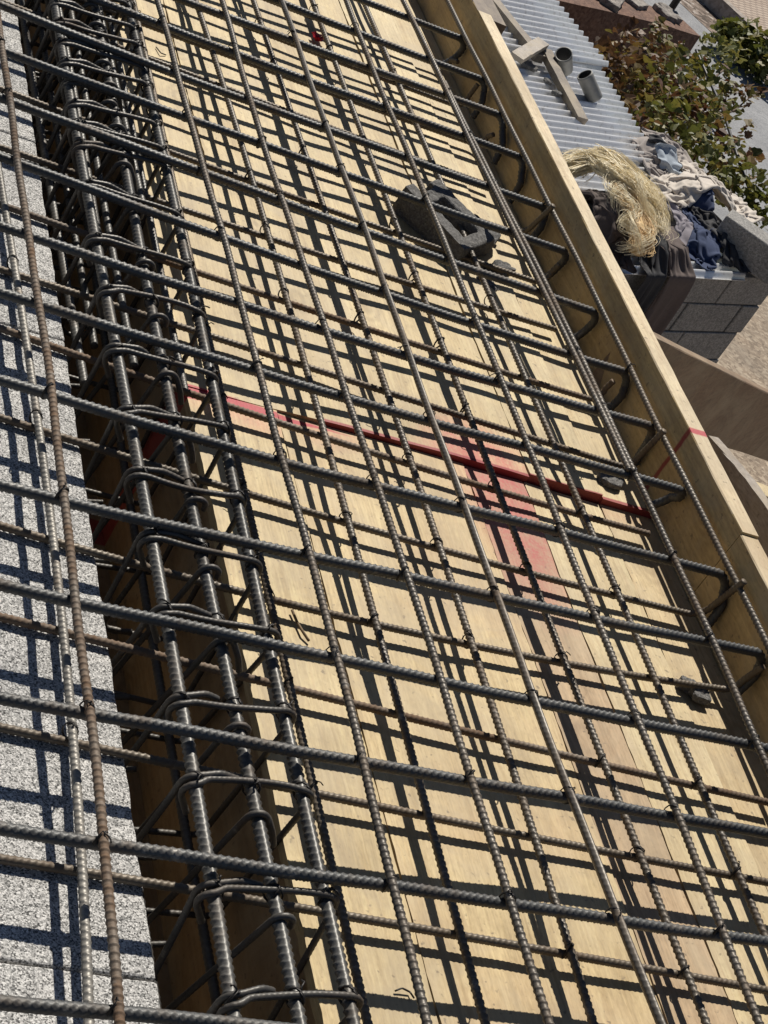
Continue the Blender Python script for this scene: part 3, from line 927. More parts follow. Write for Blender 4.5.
ns = len(stir_y)
for i, (ya, yb_) in enumerate(stir_y):
    rs = .0047
    zt = .0985
    xl, xr = .0525 + rg.normal(0, .002), .2395 + rg.normal(0, .002)
    rc = .017
    sy = (yb_ - ya) / (xr - xl)
    yl = lambda x: ya + sy * (x - xl)
    bow = rg.normal(0, .006)
    dyb = rg.normal(0, .022)          # legs lean a little along the beam
    P = []
    # starts at a hook part way along the top, runs to the left corner
    P += [np.array([.128 + rg.uniform(-.01, .02), yl(.128) + .014, zt - .006]), np.array([.10, yl(.1) + .013, zt + .003])]
    P += [np.array([xl + rc - rc * math.sin(a), yl(xl) + .010, zt - rc + rc * math.cos(a)]) for a in np.linspace(0, PI / 2, 7)]
    P += [np.array([xl, yl(xl) + .008 + dyb * t, zt - rc + (ZB + rc - zt + rc) * t]) for t in (.2, .5, .8, 1.0)]
    P += [np.array([xl + rc - rc * math.cos(a), yl(xl) + .008 + dyb, ZB + rc - rc * math.sin(a)]) for a in np.linspace(.2, PI / 2, 6)]
    P += [np.array([xr - rc + rc * math.sin(a), yl(xr) + dyb, ZB + rc - rc * math.cos(a)]) for a in np.linspace(0, PI / 2, 7)]
    P += [np.array([xr, yl(xr) + dyb * (1 - t), ZB + rc + (zt - rc - ZB - rc) * t]) for t in (.2, .5, .8, 1.0)]
    P += [np.array([xr - rc + rc * math.cos(a), yl(xr), zt - rc + rc * math.sin(a)]) for a in np.linspace(.15, PI / 2, 7)]
    P += [np.array([x, yl(x) + bow * math.sin(PI * (x - xl) / (xr - xl)), zt + .001 * math.sin(x * 40)]) for x in np.linspace(xr - rc - .02, xl + rc + .01, 8)]
    # end hook turning down round the left bar
    P += [np.array([xl + rc - rc * 1.05 * math.sin(a), yl(xl) - .004, zt - rc + rc * math.cos(a)]) for a in np.linspace(.1, PI * .62, 8)]
    q = P[-1]
    P += [q + np.array([.02, -.002, -.028])]
    V, F = rebar(np.array(P), rs, .0075, .0005, .4, 8, .0003, 4, rg.random(), 0, .6, 14)
    o = link_mesh('stirrup', V, F, M['stirrup'], None, True)
    tag(o, 'steel stirrup hoop of the beam cage, ' + (ordw[ns - 1 - i] if ns - 1 - i < len(ordw) else ordw[i] + ' from the far end') + ('' if ns - 1 - i >= len(ordw) else ' up from the bottom of the photo'),
        'stirrup', 'stirrups of the beam cage')
    # crosstie hung on the middle bar
    dx = rg.normal(0, .003)
    cx = .149 + dx
    yc = yl(cx) - .03 - rg.uniform(0, .02)
    if rg.random() < .45:
        P = [np.array([cx + .036, yc - .010, topz - .030]), np.array([cx + .026, yc - .006, topz - .010])]
    else:
        P = [np.array([cx + .0135, yc, topz - .004])]
    P += [np.array([cx + .0145 * math.cos(a), yc, topz + .0145 * math.sin(a)]) for a in np.linspace(.5, PI, 9)]
    lean = rg.normal(-.02, .012)
    P += [np.array([cx - .0145 + lean * t, yc + .02 * t, topz + (ZB + .01 - topz) * t]) for t in (.15, .4, .7, 1.0)]
    q = P[-1]
    P += [q + np.array([.006, 0, -.010]), q + np.array([.02, 0, -.014]), q + np.array([.05, 0, -.006])]
    V, F = rebar(np.array(P), rs, .0075, .0005, .4, 8, .0003, 4, rg.random(), 0, .6, 14)
    o = link_mesh('crosstie', V, F, M['stirrup'], None, True)
    tag(o, 'crosstie on the middle cage bar, ' + (ordw[ns - 1 - i] if ns - 1 - i < len(ordw) else ordw[i] + ' from the far end') + ('' if ns - 1 - i >= len(ordw) else ' up from the bottom of the photo'),
        'crosstie', 'crossties of the beam cage')

# ------------------------------------------------------------------ rubble and litter on the deck
def rough_block(name, boxes, mat, label, cat, rot, loc, sub=4, disp=.006, scale=.03, parent=None):
    """boxes (in local coordinates) united into one rough broken mesh"""
    import bmesh
    bm = bmesh.new()
    for (c, s, rz) in boxes:
        r = bmesh.ops.create_cube(bm, size=1)
        bmesh.ops.scale(bm, vec=s, verts=r['verts'])
        bmesh.ops.rotate(bm, cent=(0, 0, 0), matrix=Matrix.Rotation(rz, 3, 'Z'), verts=r['verts'])
        bmesh.ops.translate(bm, vec=c, verts=r['verts'])
    me = bpy.data.meshes.new(name)
    bm.to_mesh(me)
    bm.free()
    me.materials.append(mat)
    o = bpy.data.objects.new(name, me)
    COL.objects.link(o)
    o.location = loc
    o.rotation_euler = rot
    rm = o.modifiers.new('rm', 'REMESH')
    rm.mode = 'VOXEL'
    rm.voxel_size = .0035
    tx = bpy.data.textures.new(name + '_tx', 'CLOUDS')
    tx.noise_scale = scale
    tx.noise_depth = 4
    d = o.modifiers.new('disp', 'DISPLACE')
    d.texture = tx
    d.strength = disp * 2
    d.mid_level = .5
    d.texture_coords = 'GLOBAL'
    return tag(o, label, cat)


rough_block('broken_block', [((-.055, 0, .035), (.032, .19, .065), .0), ((.045, .015, .03), (.035, .16, .058), .05), ((-.0, -.075, .03), (.12, .032, .058), 0.0), ((.0, .06, .034), (.10, .03, .05), .15), ((.075, -.05, .022), (.06, .075, .045), .3)],
            M['lump'], 'broken piece of dark hollow concrete block lying among the bars', 'broken block', (math.radians(6), math.radians(-6), math.radians(38)), (.945, 2.14, .012), disp=.0028, scale=.018)
lumps = [((1.117, .848, -.002), (.045, .024, .022), -.9, 'grey stone lump on the edge plank beside the form board', 'stone lump'),
         ((1.128, 1.395, .012), (.032, .022, .016), .5, 'shaded concrete lump at the board foot, just beyond the red line', 'concrete lump'),
         ((1.062, 2.055, .012), (.040, .026, .024), .3, 'largest dark concrete crumb beside the broken block', 'concrete crumb'),
         ((1.075, 2.165, .012), (.022, .018, .014), 1.1, 'small dark concrete crumb between the broken block and the form board', 'concrete crumb'),
         ((1.03, 1.99, .012), (.03, .016, .012), -.4, 'flat concrete crumb on the camera side of the broken block', 'concrete crumb'),
         ((1.11, 2.09, .012), (.014, .012, .010), 0.2, 'tiniest concrete crumb near the form board, level with the broken block', 'concrete crumb')]
for i, (c, s, rz, lab, cat) in enumerate(lumps):
    boxes = []
    rl = random.Random(40 + i)
    for k in range(5):
        boxes.append(((rl.uniform(-.5, .5) * s[0] * 1.1, rl.uniform(-.5, .5) * s[1], s[2] * .45 + rl.uniform(-.1, .1) * s[2]),
                      (s[0] * rl.uniform(.7, 1.1), s[1] * rl.uniform(.7, 1.1), s[2] * rl.uniform(.6, .95)), rl.uniform(-.8, .8)))
    rough_block(cat.replace(' ', '_'), boxes, M['lump'], lab, cat, (0, 0, rz), c, disp=.004, scale=.015)

P = np.array([at(292, 610, .006), at(297, 622, .005), at(303, 632, .007), at(309, 641, .004)])
V, F = tube(resample(P, .004)[0], .0022, 6)
tag(link_mesh('twig', V, F, M['twig'], None, True), 'short dry twig lying on the plywood near the trough edge', 'twig')
for j, (pts, lab) in enumerate([([(395, 991), (402, 988), (410, 992), (414, 998)], 'curled offcut of black tie wire on the plywood near the bottom of the photo'),
                               ([(156, 47), (161, 53), (166, 55)], 'short offcut of tie wire on the far plywood strip by the trough'),
                               ([(416, 425), (424, 430), (430, 427), (433, 434)], 'curled offcut of tie wire lying close to the red line')]):
    P = np.array([at(u, v, .004 + .003 * (k % 2)) for k, (u, v) in enumerate(pts)])
    V, F = tube(resample(P, .003)[0], .0013, 6)
    tag(link_mesh('wire_offcut', V, F, M['wire'], None, True), lab, 'wire offcut')
mb = MB()
c = at(317, 39, .02)
for a in range(5):
    an = a * 2 * PI / 5
    d = np.array([math.cos(an), math.sin(an), 0])
    s_ = np.array([-d[1], d[0], 0])
    mb.add([c + d * .003, c + d * .012 + s_ * .009 + np.array([0, 0, .010]), c + d * .02 + np.array([0, 0, .006]), c + d * .012 - s_ * .009 + np.array([0, 0, .012]), c + np.array([0, 0, -.006])],
           [(0, 1, 2, 3), (4, 1, 0), (4, 3, 2, 1), (4, 0, 3)])
tag(mb.build('plastic_cap', M['redplastic']), 'crumpled red plastic scrap on the far plywood, near the top of the photo', 'plastic scrap')

# ------------------------------------------------------------------ timbers outside the form board
A = upA = np.array([1.262, 1.77, .150])
D = np.array([.811, .610, -.362])
V, F = plank(A - D * .02, A + D * 2.6, .036, .185, nseg=16, warp=.002, seed=11)
tag(link_mesh('brace_timber', V, F, M['brace']), 'heavy brown timber brace running out from the form board past the block wall', 'timber brace')


# ------------------------------------------------------------------ the neighbour's yard (frame e, n)
O0 = np.array([4.871, 6.601, 0.0])
E1 = np.array([.917, .399, 0.0])
E1 /= np.linalg.norm(E1)
N1 = np.array([-E1[1], E1[0], 0.0])
ANG = math.atan2(E1[1], E1[0])
ZG = -3.8


def W(e, n, z):
    return O0 + E1 * e + N1 * n + np.array([0, 0, z])


def wbox(e0, e1, n0, n1, z0, z1):
    return box_v(W(e0, n0, z0), E1 * (e1 - e0), N1 * (n1 - n0), (0, 0, z1 - z0))


def sheet(name, pts, mat, kind, z):
    o = link_mesh(name, np.array([W(e, n, z) for e, n in pts]), [tuple(range(len(pts)))], mat)
    o['kind'] = kind
    return o


sheet('ground', [(-250, -250), (250, -250), (250, 250), (-250, 250)], M['earth'], 'structure', ZG)
sheet('road', [(5.2, 1.2), (9.07, 1.2), (9.07, 90), (5.2, 90)], M['pavement'], 'structure', ZG + .004)
sheet('gravel_strip', [(9.07, -30), (9.75, -30), (9.75, 90), (9.07, 90)], M['gravel'], 'structure', ZG + .008)
o = link_mesh('pavement', wbox(9.74, 11.1, -30, 90, ZG - .05, ZG + .18), BOXF, M['pavers']); o['kind'] = 'structure'
o = link_mesh('kerb', wbox(9.62, 9.737, -30, 90, ZG - .05, ZG + .187), BOXF, M['kerb']); o['kind'] = 'structure'
o = link_mesh('kerb', wbox(11.105, 11.22, -30, 90, ZG - .05, ZG + .26), BOXF, M['kerb']); o['kind'] = 'structure'

# shed: block front wall with recessed joints
WT = -1.945
mbb, mor = MB(), MB()
courses = 10
offs = [.36, .13, .28, .05, .36, .13, .28, .05, .36, .13]
rgw = np.random.default_rng(5)
for c in range(courses):
    z1 = WT - c * .2
    z0 = z1 - .19
    if z1 < ZG:
        break
    e = offs[c] - .507 * 8
    while e < .8:
        a, b2 = max(e + .006, -2.8), min(e + .501, .8)
        if b2 - a > .03:
            j = rgw.normal(0, .003)
            mbb.add(wbox(a, b2, 0 + j, .14, z0, z1), BOXF)
        e += .507
wall = mbb.build('block_wall', M['cmu'])
bevel(wall, .006, 2)
tag(wall, 'grey concrete block wall in shade below the clothes pile', 'block wall')
mo = link_mesh('mortar', wbox(-2.8, .792, .010, .13, ZG, WT - .003), BOXF, M['mortar'], wall)
sw = MB()
for c in range(courses):
    z1 = WT - c * .2
    z0 = z1 - .19
    nn = .146 + (.25 if c % 2 else 0)
    if c % 2:
        sw.add(wbox(.66, .8, .146, .39, z0, z1), BOXF)
    while nn < 4.0:
        sw.add(wbox(.66, .8, nn + .004, nn + .503, z0, z1), BOXF)
        nn += .507
side = sw.build('block_wall', M['cmu'])
bevel(side, .006, 2)
tag(side, 'side wall of grey blocks under the right edge of the tin roof', 'block wall')
link_mesh('mortar', wbox(.67, .79, .14, 4.0, ZG, WT - .003), BOXF, M['mortar'], side)


def corrugated(name, e0, e1l, e1h, n0, n1, z, slope, seed, label):
    """ridges run along e; right edge slants from e1l at n0 to e1h at n1"""
    pitch = .066
    nn = int((n1 - n0) / pitch * 10)
    ne = 10
    V = []
    rgc = np.random.default_rng(seed)
    for i in range(nn + 1):
        n = n0 + (n1 - n0) * i / nn
        for j in range(ne + 1):
            t = j / ne
            e = e0 + (e1l + (e1h - e1l) * i / nn - e0) * t
            zz = z + slope * (n - n0) + .016 * math.cos(2 * PI * n / pitch) + .004 * mnoise.noise(Vector((e * 1.6, n * 1.6, seed)))
            V.append(W(e, n, zz))
    n = len(V)
    V += [v - np.array([0, 0, .0012]) for v in V]
    F = []
    w_ = ne + 1
    for i in range(nn):
        for j in range(ne):
            a = i * w_ + j
            F.append((a, a + 1, a + 1 + w_, a + w_))
            F.append((n + a, n + a + w_, n + a + 1 + w_, n + a + 1))
        a = i * w_ + ne
        F.append((a, n + a, n + a + w_, a + w_))
    for j in range(ne):
        F.append((j, n + j, n + j + 1, j + 1))
    o = link_mesh(name, np.array(V), F, M['galv'], None, True)
    return tag(o, label, 'roofing sheet', 'corrugated sheets of the shed roof')


corrugated('roofing_sheet', -2.6, .42, .75, -.045, 1.18, -1.929, .0, 1, 'corrugated metal roofing sheet under the clothes, resting on the block wall')
corrugated('roofing_sheet', -2.6, .62, 1.03, .97, 2.0, -1.905, .0, 2, 'corrugated metal roofing sheet in the middle of the shed roof, carrying the pipes')
corrugated('roofing_sheet', -2.6, 1.05, 1.45, 1.955, 4.2, -1.868, .01, 3, 'farthest corrugated metal roofing sheet, at the top edge of the photo')

# roof litter
V, F = plank(W(.40, 2.75, -1.80), W(.27, 1.84, -1.82), .07, .05, nseg=10, warp=.003, seed=21)
tag(link_mesh('batten', V, F, M['grey_wood_b']), 'weathered grey batten on the tin roof, nearer the top of the photo', 'batten')
V, F = plank(W(.36, 1.90, -1.80), W(.20, 1.30, -1.875), .075, .04, nseg=10, warp=.003, seed=22)
tag(link_mesh('batten', V, F, M['grey_wood_b']), 'weathered grey batten on the tin roof lying left of the two pipes', 'batten')
V, F = plank(W(-.10, 1.70, -1.77), W(.33, 1.93, -1.77), .08, .03, nseg=8, warp=.002, seed=23)
tag(link_mesh('batten', V, F, M['grey_wood']), 'short board end lying across the two battens on the roof', 'batten')


def pipe_stub(a, b, r, label):
    a, b = np.asarray(a), np.asarray(b)
    P = np.linspace(a, b, 14)
    V, F = tube(P, r, 20, False)
    V2, F2 = tube(P, r * .86, 20, False)
    n = len(V)
    F = np.concatenate([F, (F2[:, ::-1] + n)])
    ring = []
    for base in (0, 13 * 20):
        for j in range(20):
            q = [base + j, base + (j + 1) % 20, n + base + (j + 1) % 20, n + base + j]
            ring.append(q[::-1] if base == 0 else q)
    F = np.concatenate([F, np.array(ring)])
    o = link_mesh('pipe_offcut', np.concatenate([V, V2]), F, M['pipe'], None, True)
    o.data.materials.append(M['pipe_in'])
    for f in o.data.polygons[13 * 20:26 * 20]:
        f.material_index = 1  # inner wall coloured black for the shade in the hollow
    return tag(o, label, 'pipe', 'pipe offcuts on the tin roof')


pipe_stub(W(.50, 1.82, -1.87), W(.39, 1.80, -1.765), .052, 'open pipe offcut on the tin roof, the one nearer the top of the photo')
pipe_stub(W(.535, 1.545, -1.875), W(.425, 1.62, -1.775), .048, 'open pipe offcut on the tin roof, the one nearer the clothes')
rl = random.Random(9)
for i, (u, v, s, lab) in enumerate([(528, 68, .05, 'dark lump of dried mortar on the roof, touching the form board'), (546, 82, .03, 'small mortar lump on the roof, in the middle of the row'),
                                   (556, 95, .035, 'reddish mortar lump at the lower end of the row on the roof')]):
    c = at(u, v, -1.89)
    boxes = [((rl.uniform(-.4, .4) * s * 1.5, rl.uniform(-.4, .4) * s, s * .3), (s * rl.uniform(.7, 1.4), s * rl.uniform(.5, 1), s * rl.uniform(.4, .8)), rl.uniform(0, 2)) for _ in range(6)]
    rough_block('mortar_lump', boxes, M['lump'], lab, 'mortar lump', (0, 0, 0), c, disp=.006, scale=.02)

# loose block on the wall end
lb = link_mesh('loose_block', box_v((-.2, -.1, 0), (.4, 0, 0), (0, .16, 0), (0, 0, .19)), BOXF, M['cmu'], base=(0, 0, 0))
lb.location = W(.52, .12, -1.917)
lb.rotation_euler = (0, 0, ANG - math.radians(62))
bevel(lb, .01, 3)
tag(lb, 'loose grey concrete block sitting on the wall end beside the clothes', 'concrete block')


# ------------------------------------------------------------------ clothes
def cloth_tube(path, wid, hei, seed, fold=.022, nring=70, sides=36, flat=.35):
    """crumpled cloth tube: path points, half width and half height along it; folds as diagonal creases"""
    P = np.array(path, float)
    seg = np.linalg.norm(np.diff(P, axis=0), axis=1)
    S = np.concatenate([[0], np.cumsum(seg)])
    t = np.linspace(0, 1, nring)
    # Catmull-like smoothing through dense interpolation
    Q = np.stack([np.interp(t * S[-1], S, P[:, i]) for i in range(3)], 1)
    for _ in range(6):
        Q[1:-1] = (Q[:-2] + 2 * Q[1:-1] + Q[2:]) / 4
    wv = np.interp(t, np.linspace(0, 1, len(wid)), wid)
    hv = np.interp(t, np.linspace(0, 1, len(hei)), hei)
    T = np.gradient(Q, axis=0)
    T /= np.linalg.norm(T, axis=1)[:, None]
    up = np.array([0, 0, 1.0])
    V = []
    for i in range(nring):
        s = np.cross(T[i], up)
        if np.linalg.norm(s) < .3:
            s = s + np.cross(T[i], N1) * .6
        s /= np.linalg.norm(s)
        u = np.cross(s, T[i])
        end = min(1, t[i] / .06, (1 - t[i]) / .06) ** .5
        for j in range(sides):
            a = 2 * PI * j / sides
            ca, sa = math.cos(a), math.sin(a)
            h = hv[i] * (sa if sa > 0 else sa * flat)
            p = Q[i] + s * ca * wv[i] * (.25 + .75 * end) + u * h * (.25 + .75 * end)
            q1 = mnoise.noise(Vector((p[0] * 7 + seed, p[1] * 7, p[2] * 7)))
            ridge = 1 - abs(mnoise.noise(Vector((t[i] * S[-1] * 11 + ca * 1.3 + q1 * 1.5 + seed * 3, ca * 1.7 + seed, sa)))) * 2.4
            ridge2 = 1 - abs(mnoise.noise(Vector((t[i] * S[-1] * 24 + ca * 2 + seed, ca * 3 - seed, sa * 2)))) * 2.4
            d = fold * (.9 * ridge + .45 * ridge2 + .7 * q1)
            nrm = s * ca + u * (sa if sa > 0 else sa * .3)
            p = p + nrm * d
            V.append(p)
    F = []
    for i in range(nring - 1):
        for j in range(sides):
            F.append((i * sides + j, i * sides + (j + 1) % sides, (i + 1) * sides + (j + 1) % sides, (i + 1) * sides + j))
    F.append(tuple(reversed(range(sides))))
    F.append(tuple((nring - 1) * sides + j for j in range(sides)))
    return np.array(V), F



ZR = -1.90


def C_(u, v, h=0.0):
    return at(u, v, ZR + h)


class Heap:
    """height field of the roof and whatever already lies on it, in the yard frame"""
    def __init__(s):
        s.e0, s.n0, s.st = -1.2, -.3, .012
        s.H = np.full((190, 140), -1.915)

    def z(s, e, n):
        fe = np.clip((e - s.e0) / s.st, 0, 188.999)
        fn = np.clip((n - s.n0) / s.st, 0, 138.999)
        i, j = fe.astype(int), fn.astype(int)
        a, b = fe - i, fn - j
        H = s.H
        return H[i, j] * (1 - a) * (1 - b) + H[i + 1, j] * a * (1 - b) + H[i, j + 1] * (1 - a) * b + H[i + 1, j + 1] * a * b

    def mound(s, e, n, re, rn, h):
        E, Nn = np.meshgrid(s.e0 + s.st * np.arange(190), s.n0 + s.st * np.arange(140), indexing='ij')
        q = np.clip(1 - ((E - e) / re) ** 2 - ((Nn - n) / rn) ** 2, 0, 1)
        s.H = np.maximum(s.H, -1.915 + h * q ** .6)

    def lay(s, P):
        i = np.clip(((P[:, 0] - s.e0) / s.st).round().astype(int), 0, 189)
        j = np.clip(((P[:, 1] - s.n0) / s.st).round().astype(int), 0, 139)
        np.maximum.at(s.H, (i, j), P[:, 2] + .003)


HEAP = Heap()


def to_en(p):
    d = np.asarray(p) - O0
    return np.array([d @ E1, d @ N1, d[2]])


def drape(path, width, cu, cv, seed, steps=150, hang=False, lump=.05, bend=.12, cell=.0135, lift0=.03):
    """a real sheet of cloth: longer and wider than its footprint by 1/cu, 1/cv, let fall and crumple on the heap"""
    r_ = np.random.default_rng(seed)
    K = np.array([to_en(p) for p in path])
    L = np.linalg.norm(np.diff(K, axis=0), axis=1)
    S = np.concatenate([[0], np.cumsum(L)])
    nu = int(S[-1] / cu / cell) + 1
    nv = int(width / cv / cell) + 1
    u = np.linspace(0, S[-1], nu)
    C = np.stack([np.interp(u, S, K[:, i]) for i in range(3)], 1)
    for _ in range(8):
        C[1:-1] = (C[:-2] + 2 * C[1:-1] + C[2:]) / 4
    T = np.gradient(C, axis=0)
    T /= np.linalg.norm(T, axis=1)[:, None]
    if hang:
        Sd = np.tile(np.array([1.0, 0.12, 0]), (nu, 1))
    else:
        Sd = np.stack([-T[:, 1], T[:, 0], 0 * T[:, 0]], 1)
        Sd /= np.linalg.norm(Sd, axis=1)[:, None]
    v = np.linspace(-.5, .5, nv)
    X = C[:, None, :] + Sd[:, None, :] * v[None, :, None] * width
    ph = r_.uniform(0, 50, 3)
    for i in range(nu):
        for j in range(nv):
            q = Vector((i * cell * 9 * cu + ph[0], j * cell * 9 * cv + ph[1], seed))
            nz = mnoise.noise(q) + .6 * mnoise.noise(q * 2.3)
            if hang:
                X[i, j, 1] -= abs(nz) * .03
            else:
                X[i, j, 2] = HEAP.z(X[i, j, 0:1], X[i, j, 1:2])[0] + lift0 + lump * (nz + .5)
            X[i, j, :2] += .01 * np.array([mnoise.noise(q * 3.1), mnoise.noise(q * 2.7 + Vector((9, 9, 9)))])
    X0 = X.copy()
    Xp = X.copy()
    rest = cell

    def solve(a, b, d0, k):
        d = b - a
        ln = np.sqrt((d * d).sum(-1, keepdims=True)) + 1e-9
        c = d * (k * .5 * (ln - d0) / ln)
        return c

    def axis_pass(X, ax, gap, k):
        for par in range(2 * gap if gap == 1 else gap * 2):
            n = X.shape[ax]
            i = np.arange(par, n - gap, gap * 2)
            if len(i) == 0:
                continue
            if ax == 0:
                c = solve(X[i], X[i + gap], rest * gap, k)
                X[i] += c
                X[i + gap] -= c
            else:
                c = solve(X[:, i], X[:, i + gap], rest * gap, k)
                X[:, i] += c
                X[:, i + gap] -= c

    sq = rest * math.sqrt(2)
    lim = width * .5
    for st in range(steps):
        V = (X - Xp) * .93
        Xp = X.copy()
        X = X + V
        X[..., 2] -= .0009
        for it in range(5):
            axis_pass(X, 0, 1, .9)
            axis_pass(X, 1, 1, .9)
            for pa in (0, 1):
                i = np.arange(pa, nu - 1, 2)
                A, B = X[i][:, :-1], X[i + 1][:, 1:]
                c = solve(A, B, sq, .25)
                X[i, :-1] += c
                X[i + 1, 1:] -= c
                A, B = X[i][:, 1:], X[i + 1][:, :-1]
                c = solve(A, B, sq, .25)
                X[i, 1:] += c
                X[i + 1, :-1] -= c
            axis_pass(X, 0, 2, bend)
            axis_pass(X, 1, 2, bend)
            if hang:
                top = X[..., 1] > -.075
                z = HEAP.z(X[..., 0], X[..., 1]) + .004
                X[..., 2] = np.where(top & (X[..., 2] > -2.02), np.maximum(X[..., 2], z), X[..., 2])
                X[..., 1] = np.where((X[..., 2] <= -1.93) & (X[..., 1] > -.078), -.078, X[..., 1])
                # cloth stays within its own width of the fold line
                off = (X - C[:, None, :])
                sd = off[..., 0]
                X[..., 0] -= np.sign(sd) * np.maximum(np.abs(sd) - lim, 0)
                npin = int(nu * .18)
                X[:npin] = X0[:npin]
            else:
                z = HEAP.z(X[..., 0], X[..., 1]) + .004
                hit = X[..., 2] < z
                X[..., 2] = np.maximum(X[..., 2], z)
                X[..., :2] = np.where(hit[..., None], .6 * Xp[..., :2] + .4 * X[..., :2], X[..., :2])
                # held inside its footprint: distance to the centre line at most half the width
                d = np.min(np.linalg.norm(X[:, :, None, :2] - C[None, None, ::6, :2], axis=-1), axis=-1) if it == 4 else None
                if d is not None:
                    k = np.argmin(np.linalg.norm(X[:, :, None, :2] - C[None, None, ::6, :2], axis=-1), axis=-1)
                    near = C[::6][k][..., :2]
                    over = np.maximum(d - lim, 0)[..., None]
                    dirv = (X[..., :2] - near) / (d[..., None] + 1e-6)
                    X[..., :2] -= dirv * over
    P = X.reshape(-1, 3)
    HEAP.lay(P)
    Wd = O0 + P[:, :1] * E1 + P[:, 1:2] * N1 + np.stack([0 * P[:, 2], 0 * P[:, 2], P[:, 2]], 1)
    F = []
    for i in range(nu - 1):
        for j in range(nv - 1):
            a = i * nv + j
            F.append((a, a + 1, a + 1 + nv, a + nv))
    return Wd, F


def garment(name, sheets, mat, label, cat):
    mb = MB()
    for sh in sheets:
        V, F = drape(**sh)
        mb.add(V, F)
    o = mb.build(name, mat, None, True)
    so_ = o.modifiers.new('thick', 'SOLIDIFY')
    so_.thickness = .004
    sb = o.modifiers.new('sub', 'SUBSURF')
    sb.levels = sb.render_levels = 1
    return tag(o, label, cat)


for (u, v, re, rn, h) in [(660, 150, .13, .16, .07), (704, 196, .22, .2, .13), (676, 220, .12, .14, .06), (700, 240, .12, .15, .07), (722, 245, .12, .14, .06), (604, 222, .17, .22, .17)]:
    q = to_en(at(u, v, -1.87))
    HEAP.mound(q[0], q[1], re, rn, h)

garment('hooded_top', [dict(path=[C_(640, 142), C_(652, 160), C_(662, 180), C_(668, 196)], width=.17, cu=.72, cv=.5, seed=1),
                       dict(path=[C_(648, 134), C_(664, 138), C_(682, 152), C_(688, 168)], width=.13, cu=.75, cv=.5, seed=2)],
        M['fab_grey'], 'warm grey hooded top at the top left corner of the clothes pile', 'hooded top')
garment('shirt', [dict(path=[C_(645, 146), C_(655, 152), C_(668, 160)], width=.11, cu=.75, cv=.6, seed=3, lump=.03)], M['fab_black'], 'black cloth showing in the opening of the grey hooded top', 'shirt')
garment('rag', [dict(path=[C_(648, 143), C_(655, 147), C_(662, 152)], width=.055, cu=.75, cv=.65, seed=4, lump=.02)], M['fab_white'], 'small white rag lying on the black cloth by the hooded top', 'rag')
garment('sweater', [dict(path=[C_(660, 200), C_(672, 212), C_(682, 230), C_(688, 248)], width=.17, cu=.72, cv=.5, seed=5)],
        M['fab_lav'], 'mauve grey sweater between the blond fibre and the navy jeans', 'sweater')
garment('jeans', [dict(path=[C_(688, 198), C_(697, 216), C_(703, 238), C_(700, 262)], width=.2, cu=.72, cv=.5, seed=6)],
        M['fab_navy'], 'navy blue jeans crumpled in the middle of the clothes pile', 'jeans')
garment('black_trousers', [dict(path=[C_(702, 214), C_(716, 232), C_(732, 252), C_(746, 268)], width=.2, cu=.72, cv=.5, seed=7),
                           dict(path=[C_(712, 240), C_(722, 254), C_(732, 266)], width=.12, cu=.75, cv=.55, seed=8)],
        M['fab_black'], 'black trousers spread out against the loose grey block', 'trousers')
garment('cap', [dict(path=[C_(656, 162), C_(668, 166), C_(682, 168)], width=.15, cu=.8, cv=.65, seed=9, lump=.04, bend=.3)], M['fab_denim_pale'], 'pale blue denim cap between the grey top and the cream trousers', 'cap')
garment('cream_trousers', [dict(path=[C_(664, 192, .03), C_(682, 188, .03), C_(698, 188), C_(712, 200), C_(726, 210), C_(748, 206)], width=.27, cu=.7, cv=.46, seed=10, lump=.08),
                           dict(path=[C_(684, 172), C_(698, 170), C_(710, 188)], width=.17, cu=.72, cv=.5, seed=11)],
        M['fab_beige'], 'cream crumpled trousers on top of the clothes pile, next to the loose block', 'trousers')
garment('brown_jacket', [dict(path=[C_(584, 198), C_(596, 212), C_(606, 234), C_(614, 262)], width=.28, cu=.7, cv=.45, seed=12, lump=.07),
                         dict(path=[C_(590, 196), C_(602, 198), C_(612, 208)], width=.14, cu=.6, cv=.42, seed=13, lump=.09)],
        M['fab_brown'], 'dark brown jacket crumpled between the form board and the blond fibre', 'jacket')
garment('hanging_trousers', [dict(path=[C_(660, 226, .1), C_(668, 242, .09), W(-.20, .02, -1.83), W(-.21, -.085, -1.87), W(-.22, -.10, -2.1), W(-.25, -.10, -2.36), W(-.27, -.10, -2.66)], width=.24, cu=.98, cv=.62, seed=14, hang=True, steps=110)],
        M['fab_mauve'], 'dusty brown trousers hanging over the roof edge down the block wall', 'trousers')
garment('hanging_shirt', [dict(path=[C_(644, 214, .1), C_(648, 232, .08), W(-.42, .03, -1.83), W(-.44, -.085, -1.87), W(-.46, -.10, -2.1), W(-.48, -.10, -2.6)], width=.17, cu=.98, cv=.62, seed=15, hang=True, steps=110)],
        M['fab_black'], 'black garment hanging down the block wall beside the dusty brown trousers', 'garment')

# blond fibre bundle: a lumpy core of packed strands and many loose strands
fb = empty('fibre_bundle', C_(612, 206, 0))
tag(fb, 'tangled bundle of long blond fibres lying on the tin roof', 'fibre bundle')


